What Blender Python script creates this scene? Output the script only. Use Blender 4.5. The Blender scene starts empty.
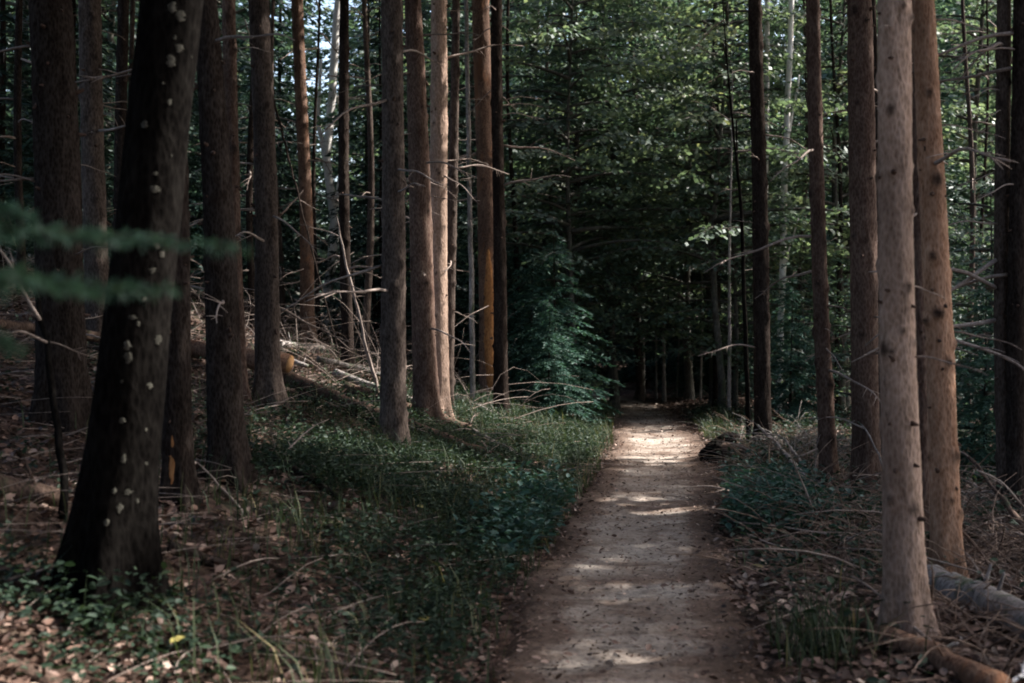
import bpy, math, random
import numpy as np
from mathutils import Vector, noise as mnoise

rnd = random.Random(7)
R = np.random.default_rng(7)
S = bpy.context.scene
COL = S.collection
F = 1200.0                      # focal length of the picture in pixels
CX, HY, EYE = 512.0, 330.0, 1.6 # vanishing line and eye height

# ------------------------------------------------------------------ light
SUN_EL, SUN_AZ = math.radians(47), math.radians(74)     # azimuth clockwise from +Y
SUN = np.array([math.sin(SUN_AZ)*math.cos(SUN_EL), math.cos(SUN_AZ)*math.cos(SUN_EL), math.sin(SUN_EL)])
SKY_STRENGTH, SUN_STRENGTH, EXPOSURE = 0.145, 5.0, 1.78

# ------------------------------------------------------------------ helpers
def tag(o, label=None, cat=None, group=None, kind=None):
    if label: o['label'] = label
    if cat: o['category'] = cat
    if group: o['group'] = group
    if kind: o['kind'] = kind
    return o

def link(name, me, mat=None, parent=None, loc=(0, 0, 0)):
    o = bpy.data.objects.new(name, me)
    COL.objects.link(o)
    o.location = loc
    if mat is not None and me is not None and len(me.materials) == 0:
        me.materials.append(mat)
    if parent is not None:
        o.parent = parent
    return o

def thing(name, label, cat, loc=(0, 0, 0), group=None):
    return tag(link(name, None, loc=loc), label, cat, group)

def mesh_np(name, V, faces_flat, loop_total, attrs=None, smooth=False):
    me = bpy.data.meshes.new(name)
    V = np.asarray(V, np.float32); n = len(V)
    faces_flat = np.asarray(faces_flat, np.int32); lt = np.asarray(loop_total, np.int32)
    me.vertices.add(n); me.vertices.foreach_set('co', V.ravel())
    me.loops.add(len(faces_flat)); me.loops.foreach_set('vertex_index', faces_flat)
    me.polygons.add(len(lt))
    st = np.zeros(len(lt), np.int32); st[1:] = np.cumsum(lt)[:-1]
    me.polygons.foreach_set('loop_start', st)
    try: me.polygons.foreach_set('loop_total', lt)
    except Exception: pass
    if smooth: me.polygons.foreach_set('use_smooth', np.ones(len(lt), bool))
    for an, (dom, arr) in (attrs or {}).items():
        a = me.attributes.new(an, 'FLOAT', dom); a.data.foreach_set('value', np.asarray(arr, np.float32))
    me.update(calc_edges=True); me.validate()
    return me

def nrm(v):
    v = np.asarray(v, float)
    return v / np.maximum(np.linalg.norm(v, axis=-1, keepdims=True), 1e-9)

def tube(pts, rad, n=6, caps=True):
    """one tube along a polyline -> verts, quads list"""
    pts = np.asarray(pts, float); m = len(pts)
    rad = np.broadcast_to(np.asarray(rad, float), (m,))
    T = nrm(np.gradient(pts, axis=0))
    ref = np.array([0, 0, 1.0]) if abs(T[0][2]) < .9 else np.array([1.0, 0, 0])
    u = nrm(np.cross(T, ref)); v = np.cross(T, u)
    a = np.linspace(0, 2*np.pi, n, endpoint=False)
    V = pts[:, None] + rad[:, None, None]*(np.cos(a)[None, :, None]*u[:, None] + np.sin(a)[None, :, None]*v[:, None])
    V = V.reshape(-1, 3)
    i, j = np.meshgrid(np.arange(m-1), np.arange(n), indexing='ij')
    q = np.stack([i*n+j, i*n+(j+1) % n, (i+1)*n+(j+1) % n, (i+1)*n+j], -1).reshape(-1, 4)
    fl = [list(x) for x in q]
    if caps:
        fl.append(list(range(n))[::-1]); fl.append(list(range((m-1)*n, m*n)))
    return V, fl

class MB:
    def __init__(s): s.V = []; s.f = []; s.l = []; s.n = 0
    def add(s, V, faces):
        s.V.append(np.asarray(V, float))
        for f in faces:
            s.f.extend([i+s.n for i in f]); s.l.append(len(f))
        s.n += len(V)
    def tube(s, pts, rad, n=6): s.add(*tube(pts, rad, n))
    def mesh(s, name, smooth=True):
        return mesh_np(name, np.concatenate(s.V), s.f, s.l, smooth=smooth)

def leaf_arrays(P, D, N, L, W):
    """diamond leaves"""
    D = nrm(D); Wd = nrm(np.cross(D, N))
    L = np.asarray(L)[:, None]; W = np.asarray(W)[:, None]
    V = np.stack([P, P+D*L*.45+Wd*W*.5, P+D*L, P+D*L*.45-Wd*W*.5], 1)
    return V.reshape(-1, 3)

def leaf_mesh(name, P, D, N, L, W, var):
    n = len(P); V = leaf_arrays(P, D, N, L, W)
    return mesh_np(name, V, np.arange(4*n), np.full(n, 4), {'var': ('FACE', var)})

def fold_leaf_mesh(name, P, D, N, L, W, var, fold=.25, curl=.15):
    """leaves of two quads folded along the midrib"""
    n = len(P); D = nrm(D); Wd = nrm(np.cross(D, N)); Nn = np.cross(Wd, D)
    L = np.asarray(L)[:, None]; W = np.asarray(W)[:, None]; up = Nn*W*fold; cu = Nn*L*curl
    V = np.stack([P, P+D*L*.3+Wd*W*.5+up, P+D*L*.72+Wd*W*.4+up+cu*.5, P+D*L+cu,
                  P+D*L*.72-Wd*W*.4+up+cu*.5, P+D*L*.3-Wd*W*.5+up], 1).reshape(-1, 3)
    b = np.arange(n)[:, None]*6
    Fq = np.concatenate([b+np.array([[0, 1, 2, 3]]), b+np.array([[0, 3, 4, 5]])], 1).reshape(-1)
    return mesh_np(name, V, Fq, np.full(2*n, 4), {'var': ('FACE', np.repeat(var, 2))})

def vnoise(x, y, s, seed=0.0):
    x = np.asarray(x, float)*s; y = np.asarray(y, float)*s
    return (np.sin(x*1.7+y*2.3+seed)+np.sin(x*3.1-y*1.3+1.7*seed+1)+np.sin(-x*2.2+y*4.1+seed*.7+2)*.7
            + np.sin(x*5.3+y*4.7+seed*2.1)*.5+np.sin(x*.9-y*6.1+seed)*.5)/3.7

# ------------------------------------------------------------------ terrain
PY = np.array([-30, -6, 3, 5.34, 6.08, 6.98, 8.19, 8.97, 10.47, 12.56, 13.46, 16.4, 18.84, 22.2, 25.8, 28, 30, 33, 38, 44, 120.])
PL = np.array([-2.0, -.95, -.40, -.16, -.14, -.06, .13, .27, .45, .76, .88, 1.28, 1.48, 1.78, 2.0, 1.5, .5, -1.3, -4.5, -8, -40])
PR = np.array([-.9, .5, 1.06, 1.22, 1.28, 1.37, 1.51, 1.62, 1.90, 2.24, 2.35, 2.73, 2.92, 3.12, 3.2, 2.75, 1.9, .2, -3, -6.6, -38])

def left_edge(Y): return np.interp(Y, PY, PL)
def right_edge(Y): return np.interp(Y, PY, PR)

def ground(X, Y):
    X = np.asarray(X, float); Y = np.asarray(Y, float)
    dl = np.maximum(left_edge(Y)-X, 0); dr = np.maximum(X-right_edge(Y), 0)
    h = .30*(np.sqrt(np.minimum(dl, 9)**2+.09)-.3)+.10*np.maximum(dl-9, 0)
    h = h+.09*(1-np.exp(-(dr/.35)**2)) - .025*np.minimum(dr, 8)
    off = np.clip(np.maximum(dl, dr)/.5, 0, 1)
    h = h+off*(.07*vnoise(X, Y, .8)+.035*vnoise(X, Y, 2.6, 3)+.012*vnoise(X, Y, 8, 5))
    h = h+np.clip((Y-34)/60, 0, 1)*3.0*np.clip(off, 0, 1)
    return h

def gz(X, Y): return float(ground(X, Y))

def at(x, y, d): return np.array([(x-CX)/F*d, d, EYE-(y-HY)/F*d])

def on_ground(x, y):
    """the ground point seen at a photograph pixel"""
    for d in np.arange(2.0, 70, .02):
        p = at(x, y, d)
        if p[2] <= gz(p[0], p[1]): return p
    return at(x, y, 40)

# ------------------------------------------------------------------ materials
def newmat(name):
    m = bpy.data.materials.new(name); m.use_nodes = True
    nt = m.node_tree; nt.nodes.clear()
    out = nt.nodes.new('ShaderNodeOutputMaterial')
    return m, nt, out

def N(nt, t, **kw):
    n = nt.nodes.new(t)
    for k, v in kw.items():
        if k in ('op', 'operation'): n.operation = v
        elif k == 'attr': n.attribute_name = v
        else: n.inputs[k].default_value = v
    return n

def ramp(nt, stops, src):
    r = nt.nodes.new('ShaderNodeValToRGB'); e = r.color_ramp.elements
    while len(e) < len(stops): e.new(.5)
    for el, (p, c) in zip(e, stops): el.position = p; el.color = (*c, 1)
    nt.links.new(src, r.inputs['Fac']); return r.outputs['Color']

def mixc(nt, fac, a, b, mode='MIX'):
    m = nt.nodes.new('ShaderNodeMix'); m.data_type = 'RGBA'; m.blend_type = mode
    for sock, val in ((m.inputs['Factor'], fac), (m.inputs['A'] if False else m.inputs[6], a), (m.inputs[7], b)):
        if hasattr(val, 'links') or isinstance(val, bpy.types.NodeSocket): nt.links.new(val, sock)
        else: sock.default_value = val if not isinstance(val, tuple) else (*val, 1)
    return m.outputs[2]

def coords(nt, scale, rand=True):
    tc = nt.nodes.new('ShaderNodeTexCoord'); mp = nt.nodes.new('ShaderNodeMapping')
    mp.inputs['Scale'].default_value = scale
    nt.links.new(tc.outputs['Object'], mp.inputs['Vector'])
    if rand:
        oi = nt.nodes.new('ShaderNodeObjectInfo'); ml = N(nt, 'ShaderNodeMath', op='MULTIPLY'); ml.inputs[1].default_value = 53
        nt.links.new(oi.outputs['Random'], ml.inputs[0])
        cb = nt.nodes.new('ShaderNodeCombineXYZ')
        for k in range(3): nt.links.new(ml.outputs[0], cb.inputs[k])
        nt.links.new(cb.outputs[0], mp.inputs['Location'])
    return mp.outputs['Vector']

def ntex(nt, vec, scale, detail=6, rough=.6, dist=0.):
    n = nt.nodes.new('ShaderNodeTexNoise')
    n.inputs['Scale'].default_value = scale; n.inputs['Detail'].default_value = detail
    n.inputs['Roughness'].default_value = rough; n.inputs['Distortion'].default_value = dist
    nt.links.new(vec, n.inputs['Vector']); return n.outputs['Fac']

def vtex(nt, vec, scale, feature='F1', out='Distance'):
    n = nt.nodes.new('ShaderNodeTexVoronoi'); n.feature = feature; n.inputs['Scale'].default_value = scale
    nt.links.new(vec, n.inputs['Vector']); return n.outputs[out]

def bark(name, dark, mid, light, rough=.9, vs=1.0, bump=.6, moss=0.0, knot=True, flake=None):
    m, nt, out = newmat(name)
    b = N(nt, 'ShaderNodeBsdfPrincipled', Roughness=rough); b.inputs['Specular IOR Level'].default_value = 0. if 'black' in name or 'dark' in name else .06
    v1 = coords(nt, (22*vs, 22*vs, 6*vs)); v2 = coords(nt, (60*vs, 60*vs, 26*vs)); v3 = coords(nt, (1.6, 1.6, .8))
    n1 = ntex(nt, v1, 1.0, 8, .68, .6); vd = vtex(nt, v2, 1.0); n3 = ntex(nt, v3, 1.0, 4)
    add = N(nt, 'ShaderNodeMath', op='MULTIPLY_ADD'); add.inputs[1].default_value = .45
    nt.links.new(vd, add.inputs[0]); nt.links.new(n1, add.inputs[2])
    c = ramp(nt, [(.30, dark), (.60, mid), (1.0, light)], add.outputs[0])
    big = ramp(nt, [(.35, (.55, .52, .5)), (.65, (1.25, 1.2, 1.15))], n3)
    c = mixc(nt, .8, c, big, 'MULTIPLY')
    if flake:
        vf = coords(nt, (4.5, 4.5, 1.4)); nf = ntex(nt, vf, 1.0, 9, .75, .8)
        f = N(nt, 'ShaderNodeMapRange'); f.inputs[1].default_value = .54; f.inputs[2].default_value = .62; nt.links.new(nf, f.inputs[0])
        c = mixc(nt, f.outputs[0], c, mixc(nt, 1.0, big, flake, 'MULTIPLY'))
    if moss:
        vm = coords(nt, (3, 3, 1.6)); nm = ntex(nt, vm, 1.6, 7, .7)
        f = N(nt, 'ShaderNodeMapRange'); f.inputs[1].default_value = .60-.12*moss; f.inputs[2].default_value = .72-.1*moss
        nt.links.new(nm, f.inputs[0])
        c = mixc(nt, f.outputs[0], c, (.05, .065, .035))
    if knot:
        a = N(nt, 'ShaderNodeAttribute', attr='knot')
        c = mixc(nt, a.outputs['Fac'], c, (.016, .011, .009))
    nt.links.new(c, b.inputs['Base Color'])
    bp = nt.nodes.new('ShaderNodeBump'); bp.inputs['Strength'].default_value = bump; bp.inputs['Distance'].default_value = .012
    nt.links.new(add.outputs[0], bp.inputs['Height']); nt.links.new(bp.outputs[0], b.inputs['Normal'])
    nt.links.new(b.outputs[0], out.inputs[0])
    return m

def leafmat(name, stops, trans=.35, rough=.5, spec=.35, tcol=(1.15, 1.2, .75)):
    m, nt, out = newmat(name)
    a = N(nt, 'ShaderNodeAttribute', attr='var')
    oi = nt.nodes.new('ShaderNodeObjectInfo')
    c = ramp(nt, stops, a.outputs['Fac'])
    r2 = ramp(nt, [(0, (.8, .85, .9)), (1, (1.2, 1.12, 1.0))], oi.outputs['Random'])
    c = mixc(nt, 1.0, c, r2, 'MULTIPLY')
    b = N(nt, 'ShaderNodeBsdfPrincipled', Roughness=rough); b.inputs['Specular IOR Level'].default_value = spec
    nt.links.new(c, b.inputs['Base Color'])
    if trans > 0:
        t = nt.nodes.new('ShaderNodeBsdfTranslucent'); c2 = mixc(nt, 1.0, c, tcol, 'MULTIPLY')
        nt.links.new(c2, t.inputs['Color'])
        mx = nt.nodes.new('ShaderNodeMixShader'); mx.inputs[0].default_value = trans
        nt.links.new(b.outputs[0], mx.inputs[1]); nt.links.new(t.outputs[0], mx.inputs[2])
        nt.links.new(mx.outputs[0], out.inputs[0])
    else: nt.links.new(b.outputs[0], out.inputs[0])
    return m

M = {}
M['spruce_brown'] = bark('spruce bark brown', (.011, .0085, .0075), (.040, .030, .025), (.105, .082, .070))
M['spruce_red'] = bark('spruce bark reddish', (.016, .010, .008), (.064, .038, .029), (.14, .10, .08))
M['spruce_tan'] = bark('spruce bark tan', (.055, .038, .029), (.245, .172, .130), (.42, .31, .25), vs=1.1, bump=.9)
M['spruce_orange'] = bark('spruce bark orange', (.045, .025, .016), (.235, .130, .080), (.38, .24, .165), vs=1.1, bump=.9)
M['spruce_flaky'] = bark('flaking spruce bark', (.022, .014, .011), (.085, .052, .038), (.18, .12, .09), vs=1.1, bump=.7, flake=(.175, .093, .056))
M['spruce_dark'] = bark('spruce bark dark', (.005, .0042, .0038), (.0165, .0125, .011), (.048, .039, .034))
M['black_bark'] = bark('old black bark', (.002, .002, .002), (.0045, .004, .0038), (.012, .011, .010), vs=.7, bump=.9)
M['birch'] = bark('pale birch bark', (.12, .11, .10), (.62, .60, .57), (.80, .79, .76), vs=.6, bump=.3)
M['beech_bark'] = bark('grey beech bark', (.02, .019, .017), (.055, .052, .046), (.12, .115, .10), vs=.6, bump=.25, moss=.6, knot=False)
M['dead_twig'] = bark('dead twig', (.06, .047, .04), (.19, .15, .13), (.33, .28, .25), vs=2, bump=.2, knot=False)
M['brush_stem'] = bark('dry reddish brush stems', (.035, .023, .018), (.11, .076, .058), (.27, .205, .165), vs=.35, bump=.1, knot=False)
M['grey_wood'] = bark('weathered grey wood', (.05, .044, .041), (.17, .152, .145), (.34, .315, .30), vs=1.0, bump=.9, moss=.8, knot=False)
M['log_bark'] = bark('fallen log bark', (.014, .010, .008), (.05, .034, .027), (.13, .09, .07), vs=1, bump=.7, moss=.3, knot=False)
M['log_orange'] = bark('peeling orange log bark', (.022, .013, .009), (.12, .068, .047), (.25, .16, .11), vs=.9, bump=1.0, flake=(.19, .095, .055), knot=False)
M['bare_wood'] = bark('bare orange wood', (.05, .022, .011), (.24, .108, .043), (.40, .20, .085), vs=.8, bump=.5, knot=False)
M['bark_spot'] = bark('pale lichen', (.010, .0095, .008), (.035, .034, .028), (.10, .096, .08), vs=4, bump=.4, knot=False)
M['sawn'] = bark('sawn wood face', (.16, .075, .03), (.34, .185, .085), (.46, .29, .15), vs=1.5, bump=.2, knot=False)

G0, G1, G2, G3 = (.032, .060, .051), (.074, .120, .098), (.12, .172, .13), (.18, .21, .14)
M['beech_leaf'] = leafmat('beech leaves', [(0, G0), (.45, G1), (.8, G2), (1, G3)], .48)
M['beech_leaf_lit'] = leafmat('lit beech leaves', [(0, (.04, .066, .052)), (.45, (.088, .130, .104)), (.8, (.15, .195, .145)), (1, (.28, .31, .19))], .45)  # lighter copy of the beech leaves, sunlight put into the colour
M['needles'] = leafmat('spruce needles', [(0, (.010, .024, .020)), (.6, (.022, .048, .036)), (1, (.045, .08, .055))], .12, .55, .25)
M['needles_teal'] = leafmat('blue green young needles', [(0, (.018, .045, .036)), (.6, (.038, .088, .068)), (1, (.07, .135, .10))], .3, .55, .25)
M['herb'] = leafmat('low green plants', [(0, (.010, .021, .014)), (.6, (.022, .040, .025)), (1, (.05, .075, .04))], .25, .6, .2)
M['grass'] = leafmat('grass blades', [(0, (.018, .030, .017)), (.5, (.042, .062, .032)), (.85, (.10, .11, .06)), (1, (.24, .2, .11))], .3, .6, .2)
M['litter'] = leafmat('fallen leaves', [(0, (.024, .015, .011)), (.37, (.078, .044, .032)), (.68, (.175, .105, .080)), (.9, (.33, .235, .19)), (1, (.46, .37, .30))], .1, .6, .3, (1, 1, 1))
M['yellow_leaf'] = leafmat('yellow fallen leaves', [(0, (.20, .16, .04)), (1, (.33, .27, .08))], .2, .6)

def ground_mat():
    m, nt, out = newmat('forest floor')
    b = N(nt, 'ShaderNodeBsdfPrincipled', Roughness=.95); b.inputs['Specular IOR Level'].default_value = .1
    v = coords(nt, (1, 1, 1), False)
    n1 = ntex(nt, v, 1.1, 8, .65); n2 = ntex(nt, v, 22, 8, .7); vc = vtex(nt, v, 17, 'F1', 'Color')
    sp = nt.nodes.new('ShaderNodeSeparateColor'); nt.links.new(vc, sp.inputs[0])
    leaf = ramp(nt, [(0, (.018, .011, .008)), (.5, (.05, .03, .022)), (.8, (.10, .06, .045)), (1, (.19, .125, .095))], sp.outputs[0])
    soil = ramp(nt, [(.3, (.012, .009, .007)), (.7, (.05, .034, .025))], n2)
    f = N(nt, 'ShaderNodeMapRange'); f.inputs[1].default_value = .35; f.inputs[2].default_value = .6
    nt.links.new(n1, f.inputs[0])
    c = mixc(nt, f.outputs[0], soil, leaf)
    n3 = ntex(nt, v, .8, 6, .7); f3 = N(nt, 'ShaderNodeMapRange'); f3.inputs[1].default_value = .55; f3.inputs[2].default_value = .7
    nt.links.new(n3, f3.inputs[0]); mo = ramp(nt, [(.3, (.012, .018, .01)), (.7, (.035, .05, .025))], n2)
    c = mixc(nt, f3.outputs[0], c, mo)
    nt.links.new(c, b.inputs['Base Color'])
    bp = nt.nodes.new('ShaderNodeBump'); bp.inputs['Strength'].default_value = .8; bp.inputs['Distance'].default_value = .03
    nt.links.new(n2, bp.inputs['Height']); nt.links.new(bp.outputs[0], b.inputs['Normal'])
    nt.links.new(b.outputs[0], out.inputs[0]); return m

def path_mat():
    m, nt, out = newmat('trodden path soil')
    b = N(nt, 'ShaderNodeBsdfPrincipled', Roughness=.93); b.inputs['Specular IOR Level'].default_value = .12
    v = coords(nt, (1, 1, 1), False); vs = coords(nt, (.8, 1.8, 1), False)
    a = N(nt, 'ShaderNodeAttribute', attr='edge')
    n1 = ntex(nt, vs, .9, 6, .6, .5); n2 = ntex(nt, v, 30, 8, .75); n3 = ntex(nt, v, 5, 6, .65)
    s = N(nt, 'ShaderNodeMath', op='MULTIPLY_ADD'); s.inputs[1].default_value = .55
    nt.links.new(n3, s.inputs[0]); nt.links.new(n1, s.inputs[2])
    s2 = N(nt, 'ShaderNodeMath', op='MULTIPLY_ADD'); s2.inputs[1].default_value = -.55
    nt.links.new(a.outputs['Fac'], s2.inputs[0]); nt.links.new(s.outputs[0], s2.inputs[2])
    c = ramp(nt, [(.36, (.056, .037, .027)), (.64, (.128, .090, .069)), (.94, (.33, .285, .24))], s2.outputs[0])
    g = ramp(nt, [(.3, (.3, .27, .25)), (.5, (1, 1, 1)), (.7, (1.5, 1.46, 1.42))], n2)
    c = mixc(nt, 1.0, c, g, 'MULTIPLY')
    vd = vtex(nt, v, 26); fd = N(nt, 'ShaderNodeMapRange'); fd.inputs[1].default_value = .10; fd.inputs[2].default_value = .16
    fd.inputs[3].default_value = 1; fd.inputs[4].default_value = 0; nt.links.new(vd, fd.inputs[0])
    c = mixc(nt, fd.outputs[0], c, (.05, .032, .024))
    nt.links.new(c, b.inputs['Base Color'])
    bp = nt.nodes.new('ShaderNodeBump'); bp.inputs['Strength'].default_value = .7; bp.inputs['Distance'].default_value = .02
    ad = N(nt, 'ShaderNodeMath', op='ADD'); nt.links.new(n2, ad.inputs[0]); nt.links.new(n3, ad.inputs[1])
    nt.links.new(ad.outputs[0], bp.inputs['Height']); nt.links.new(bp.outputs[0], b.inputs['Normal'])
    nt.links.new(b.outputs[0], out.inputs[0]); return m

# ------------------------------------------------------------------ setting
xs = np.concatenate([np.arange(-90, -9, 1.5), np.arange(-9, 9, .09), np.arange(9, 90.1, 1.5)])
ys = np.concatenate([np.arange(-30, 1, 1.5), np.arange(1, 26, .11), np.arange(26, 40, .4), np.arange(40, 121, 2)])
XX, YY = np.meshgrid(xs, ys); ZZ = ground(XX, YY)
nx = len(xs); ny = len(ys)
ii, jj = np.meshgrid(np.arange(ny-1), np.arange(nx-1), indexing='ij')
q = np.stack([ii*nx+jj, ii*nx+jj+1, (ii+1)*nx+jj+1, (ii+1)*nx+jj], -1).reshape(-1)
gme = mesh_np('ground', np.stack([XX, YY, ZZ], -1).reshape(-1, 3), q, np.full((ny-1)*(nx-1), 4), smooth=True)
tag(link('ground', gme, ground_mat()), 'forest floor of dead leaves and soil rising to the left', kind='structure')

py = np.arange(-8, 44, .08); ps = np.linspace(-.14, 1.14, 40)
PXs = []; ed = []
YYp, SSp = np.meshgrid(py, ps, indexing='ij')
lw = left_edge(YYp)+.12*vnoise(YYp, 0, 1.1, 2)+.06*vnoise(YYp, 0, 4.1, 5)
rw = right_edge(YYp)+.12*vnoise(YYp, 0, .9, 8)+.06*vnoise(YYp, 0, 3.7, 1)
Xp = lw+(rw-lw)*SSp
inside = np.clip(np.minimum(SSp+.02, 1.02-SSp)/.10, 0, 1)
Zp = -.05 + inside*(.088+.016*vnoise(Xp, YYp, 2.2, 4)+.009*vnoise(Xp, YYp, 7, 6)) + (1-inside)*ground(Xp, YYp)*.5
Zp -= .018*np.exp(-((SSp-.5)/.25)**2)*inside
edge = 1-np.clip(np.minimum(SSp, 1-SSp)/.28, 0, 1)
n2 = len(ps); ii, jj = np.meshgrid(np.arange(len(py)-1), np.arange(n2-1), indexing='ij')
q = np.stack([ii*n2+jj, ii*n2+jj+1, (ii+1)*n2+jj+1, (ii+1)*n2+jj], -1).reshape(-1)
pme = mesh_np('path', np.stack([Xp, YYp, Zp], -1).reshape(-1, 3), q, np.full((len(py)-1)*(n2-1), 4), {'edge': ('POINT', edge.ravel())}, smooth=True)
tag(link('path', pme, path_mat()), 'narrow trodden dirt path winding into the dark wood', kind='structure')

# ------------------------------------------------------------------ sun flecks: gaps in the canopy along the sun's ray
GAPS = [(2.15, 16.7, 1.55, 2.6), (1.55, 10.4, .42, .28), (1.0, 8.8, .36, .17),
        (4.1, 8.0, .25, .5), (3.0, 7.0, .2, .3), (-.2, 18.5, .5, .4), (-3.4, 20.0, .5, .6), (.2, 13.2, .4, .5), (4.6, 24, 1.4, 1.6)]
def shade_keep(P, rng):
    """False for twigs that would close a gap in the canopy"""
    t = (P[:, 2]-.05)/SUN[2]
    G = P-SUN[None]*t[:, None]
    keep = np.ones(len(P), bool)
    for gx, gy, ax, ay in GAPS:
        e = ((G[:, 0]-gx)/ax)**2+((G[:, 1]-gy)/ay)**2
        keep &= e > 1+.5*(rng.random(len(P))-.5)
    return keep

# ------------------------------------------------------------------ foliage generators (local coordinates, base at the origin)
def spruce_foliage(rng, z0, z1, r0, step, per, fl, fw, dens=1.0, droop=.25, rtop=.15, bare=.1):
    Ps, Ds, Ns, Ls, Ws, Vr = [], [], [], [], [], []
    z = z0
    while z < z1:
        f = (z-z0)/(z1-z0); rr = r0*(1-f)+rtop*f
        if f < .15: rr *= .7+2*f
        a0 = rng.random()*6.28
        for k in range(per):
            a = a0+k*6.28/per+rng.normal()*.25
            L = rr*rng.uniform(.7, 1.15)
            nb = max(4, int(L/(fl*.42)*dens))
            t = np.linspace(bare, 1, nb)
            h = np.array([math.cos(a), math.sin(a), 0]); side = np.array([-math.sin(a), math.cos(a), 0])
            zz = z+rng.uniform(-.1, .1)+L*(.18*t-(droop+.18)*t**1.6)*rng.uniform(.7, 1.2)
            base = h[None]*(L*t)[:, None]+np.array([0, 0, 1])*zz[:, None]
            Ps.append(base); Ds.append(np.tile(h+np.array([0, 0, -.2]), (nb, 1))+rng.normal(0, .1, (nb, 3)))
            Ls.append(np.full(nb, fl)); Ws.append(np.full(nb, fw))
            for sg in (-1, 1):
                bl = np.maximum(L*.42*(1-t)*rng.uniform(.7, 1.3, nb)*np.minimum(1, t*3), fl*.7)
                m = np.maximum((bl/(fl*.62)).astype(int), 1)
                idx = np.repeat(np.arange(nb), m)
                loc = np.concatenate([np.arange(x) for x in m])*fl*.62
                d = nrm(h*.62+side*sg*.85+np.array([0, 0, -.28]))
                Pp = base[idx]+d[None]*loc[:, None]+np.array([0, 0, -1])[None]*(loc**2*.35)[:, None]
                Ps.append(Pp+rng.normal(0, fw*.4, Pp.shape)); Ds.append(np.tile(d, (len(idx), 1))+rng.normal(0, .28, (len(idx), 3)))
                Ls.append(np.full(len(idx), fl)*rng.uniform(.8, 1.3, len(idx))); Ws.append(np.full(len(idx), fw)*rng.uniform(.7, 1.3, len(idx)))
        z += step*rng.uniform(.8, 1.2)
    P = np.concatenate(Ps); D = np.concatenate(Ds); n = len(P)
    Nn = np.array([0, 0, 1.])+rng.normal(0, .45, (n, 3))
    return P, D, Nn, np.concatenate(Ls), np.concatenate(Ws), np.clip(rng.normal(.5, .22, n), 0, 1)

def beech_foliage(rng, z0, z1, r, nl, leaf=.07, twig=.07, shape='tree'):
    """limbs (polylines) and leaves in flat layered sprays"""
    limbs = []; Ps, Ds, Ns, Vr = [], [], [], []
    for k in range(nl):
        f = (k+rng.random())/nl; z = z0+(z1-z0)*f
        a = k*2.4+rng.normal()*.4
        L = r*(1-.55*f**1.5)*rng.uniform(.55, 1.1)
        h = np.array([math.cos(a), math.sin(a), 0]); sd = np.array([-h[1], h[0], 0])
        t = np.linspace(0, 1, 9); up = rng.uniform(.1, .55)
        bend = rng.normal()*.18
        line = h[None]*(L*t)[:, None]+sd[None]*(L*bend*t**2)[:, None]+np.array([0, 0, 1.])*(z+L*(up*t-(up*.75+.12)*t**2))[:, None]
        limbs.append((line, .012+.011*L))
        tl = rng.uniform(.35, .65)*(1+.15*r)
        ts = np.arange(.22, 1.0, twig/ max(L, .4)*1.25)
        cv = rng.normal(.45, .2); nl_ = np.array([rng.normal()*.5, rng.normal()*.5, 1.])
        for j, tt in enumerate(ts):
            p0 = np.array([np.interp(tt, t, line[:, c]) for c in range(3)])
            sg = 1 if j % 2 else -1
            d = nrm(h*.6+sd*sg*rng.uniform(.5, 1.0)+np.array([0, 0, rng.normal()*.14-.05]))
            ll = tl*(1.15-tt*.6)*rng.uniform(.5, 1.2)
            m = max(3, int(ll/(leaf*.55)))
            s = (np.arange(m)+.5)/m*ll
            P = p0+d[None]*s[:, None]+np.array([0, 0, -1.])*(s**2*.22)[:, None]
            sd2 = np.cross(d, [0, 0, 1.]); alt = np.where(np.arange(m) % 2, 1, -1)[:, None]
            D = d[None]*.6+sd2[None]*alt*.8+rng.normal(0, .25, (m, 3))+np.array([0, 0, -.42])
            Ps.append(P+rng.normal(0, leaf*.35, P.shape)); Ds.append(D)
            Ns.append(nl_+rng.normal(0, .34, (m, 3)))
            Vr.append(np.clip(cv+rng.normal(0, .16, m), 0, 1))
    P = np.concatenate(Ps); n = len(P)
    return limbs, (P, np.concatenate(Ds), np.concatenate(Ns), leaf*rng.uniform(.75, 1.25, n), leaf*.66*rng.uniform(.8, 1.2, n), np.concatenate(Vr))

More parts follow.
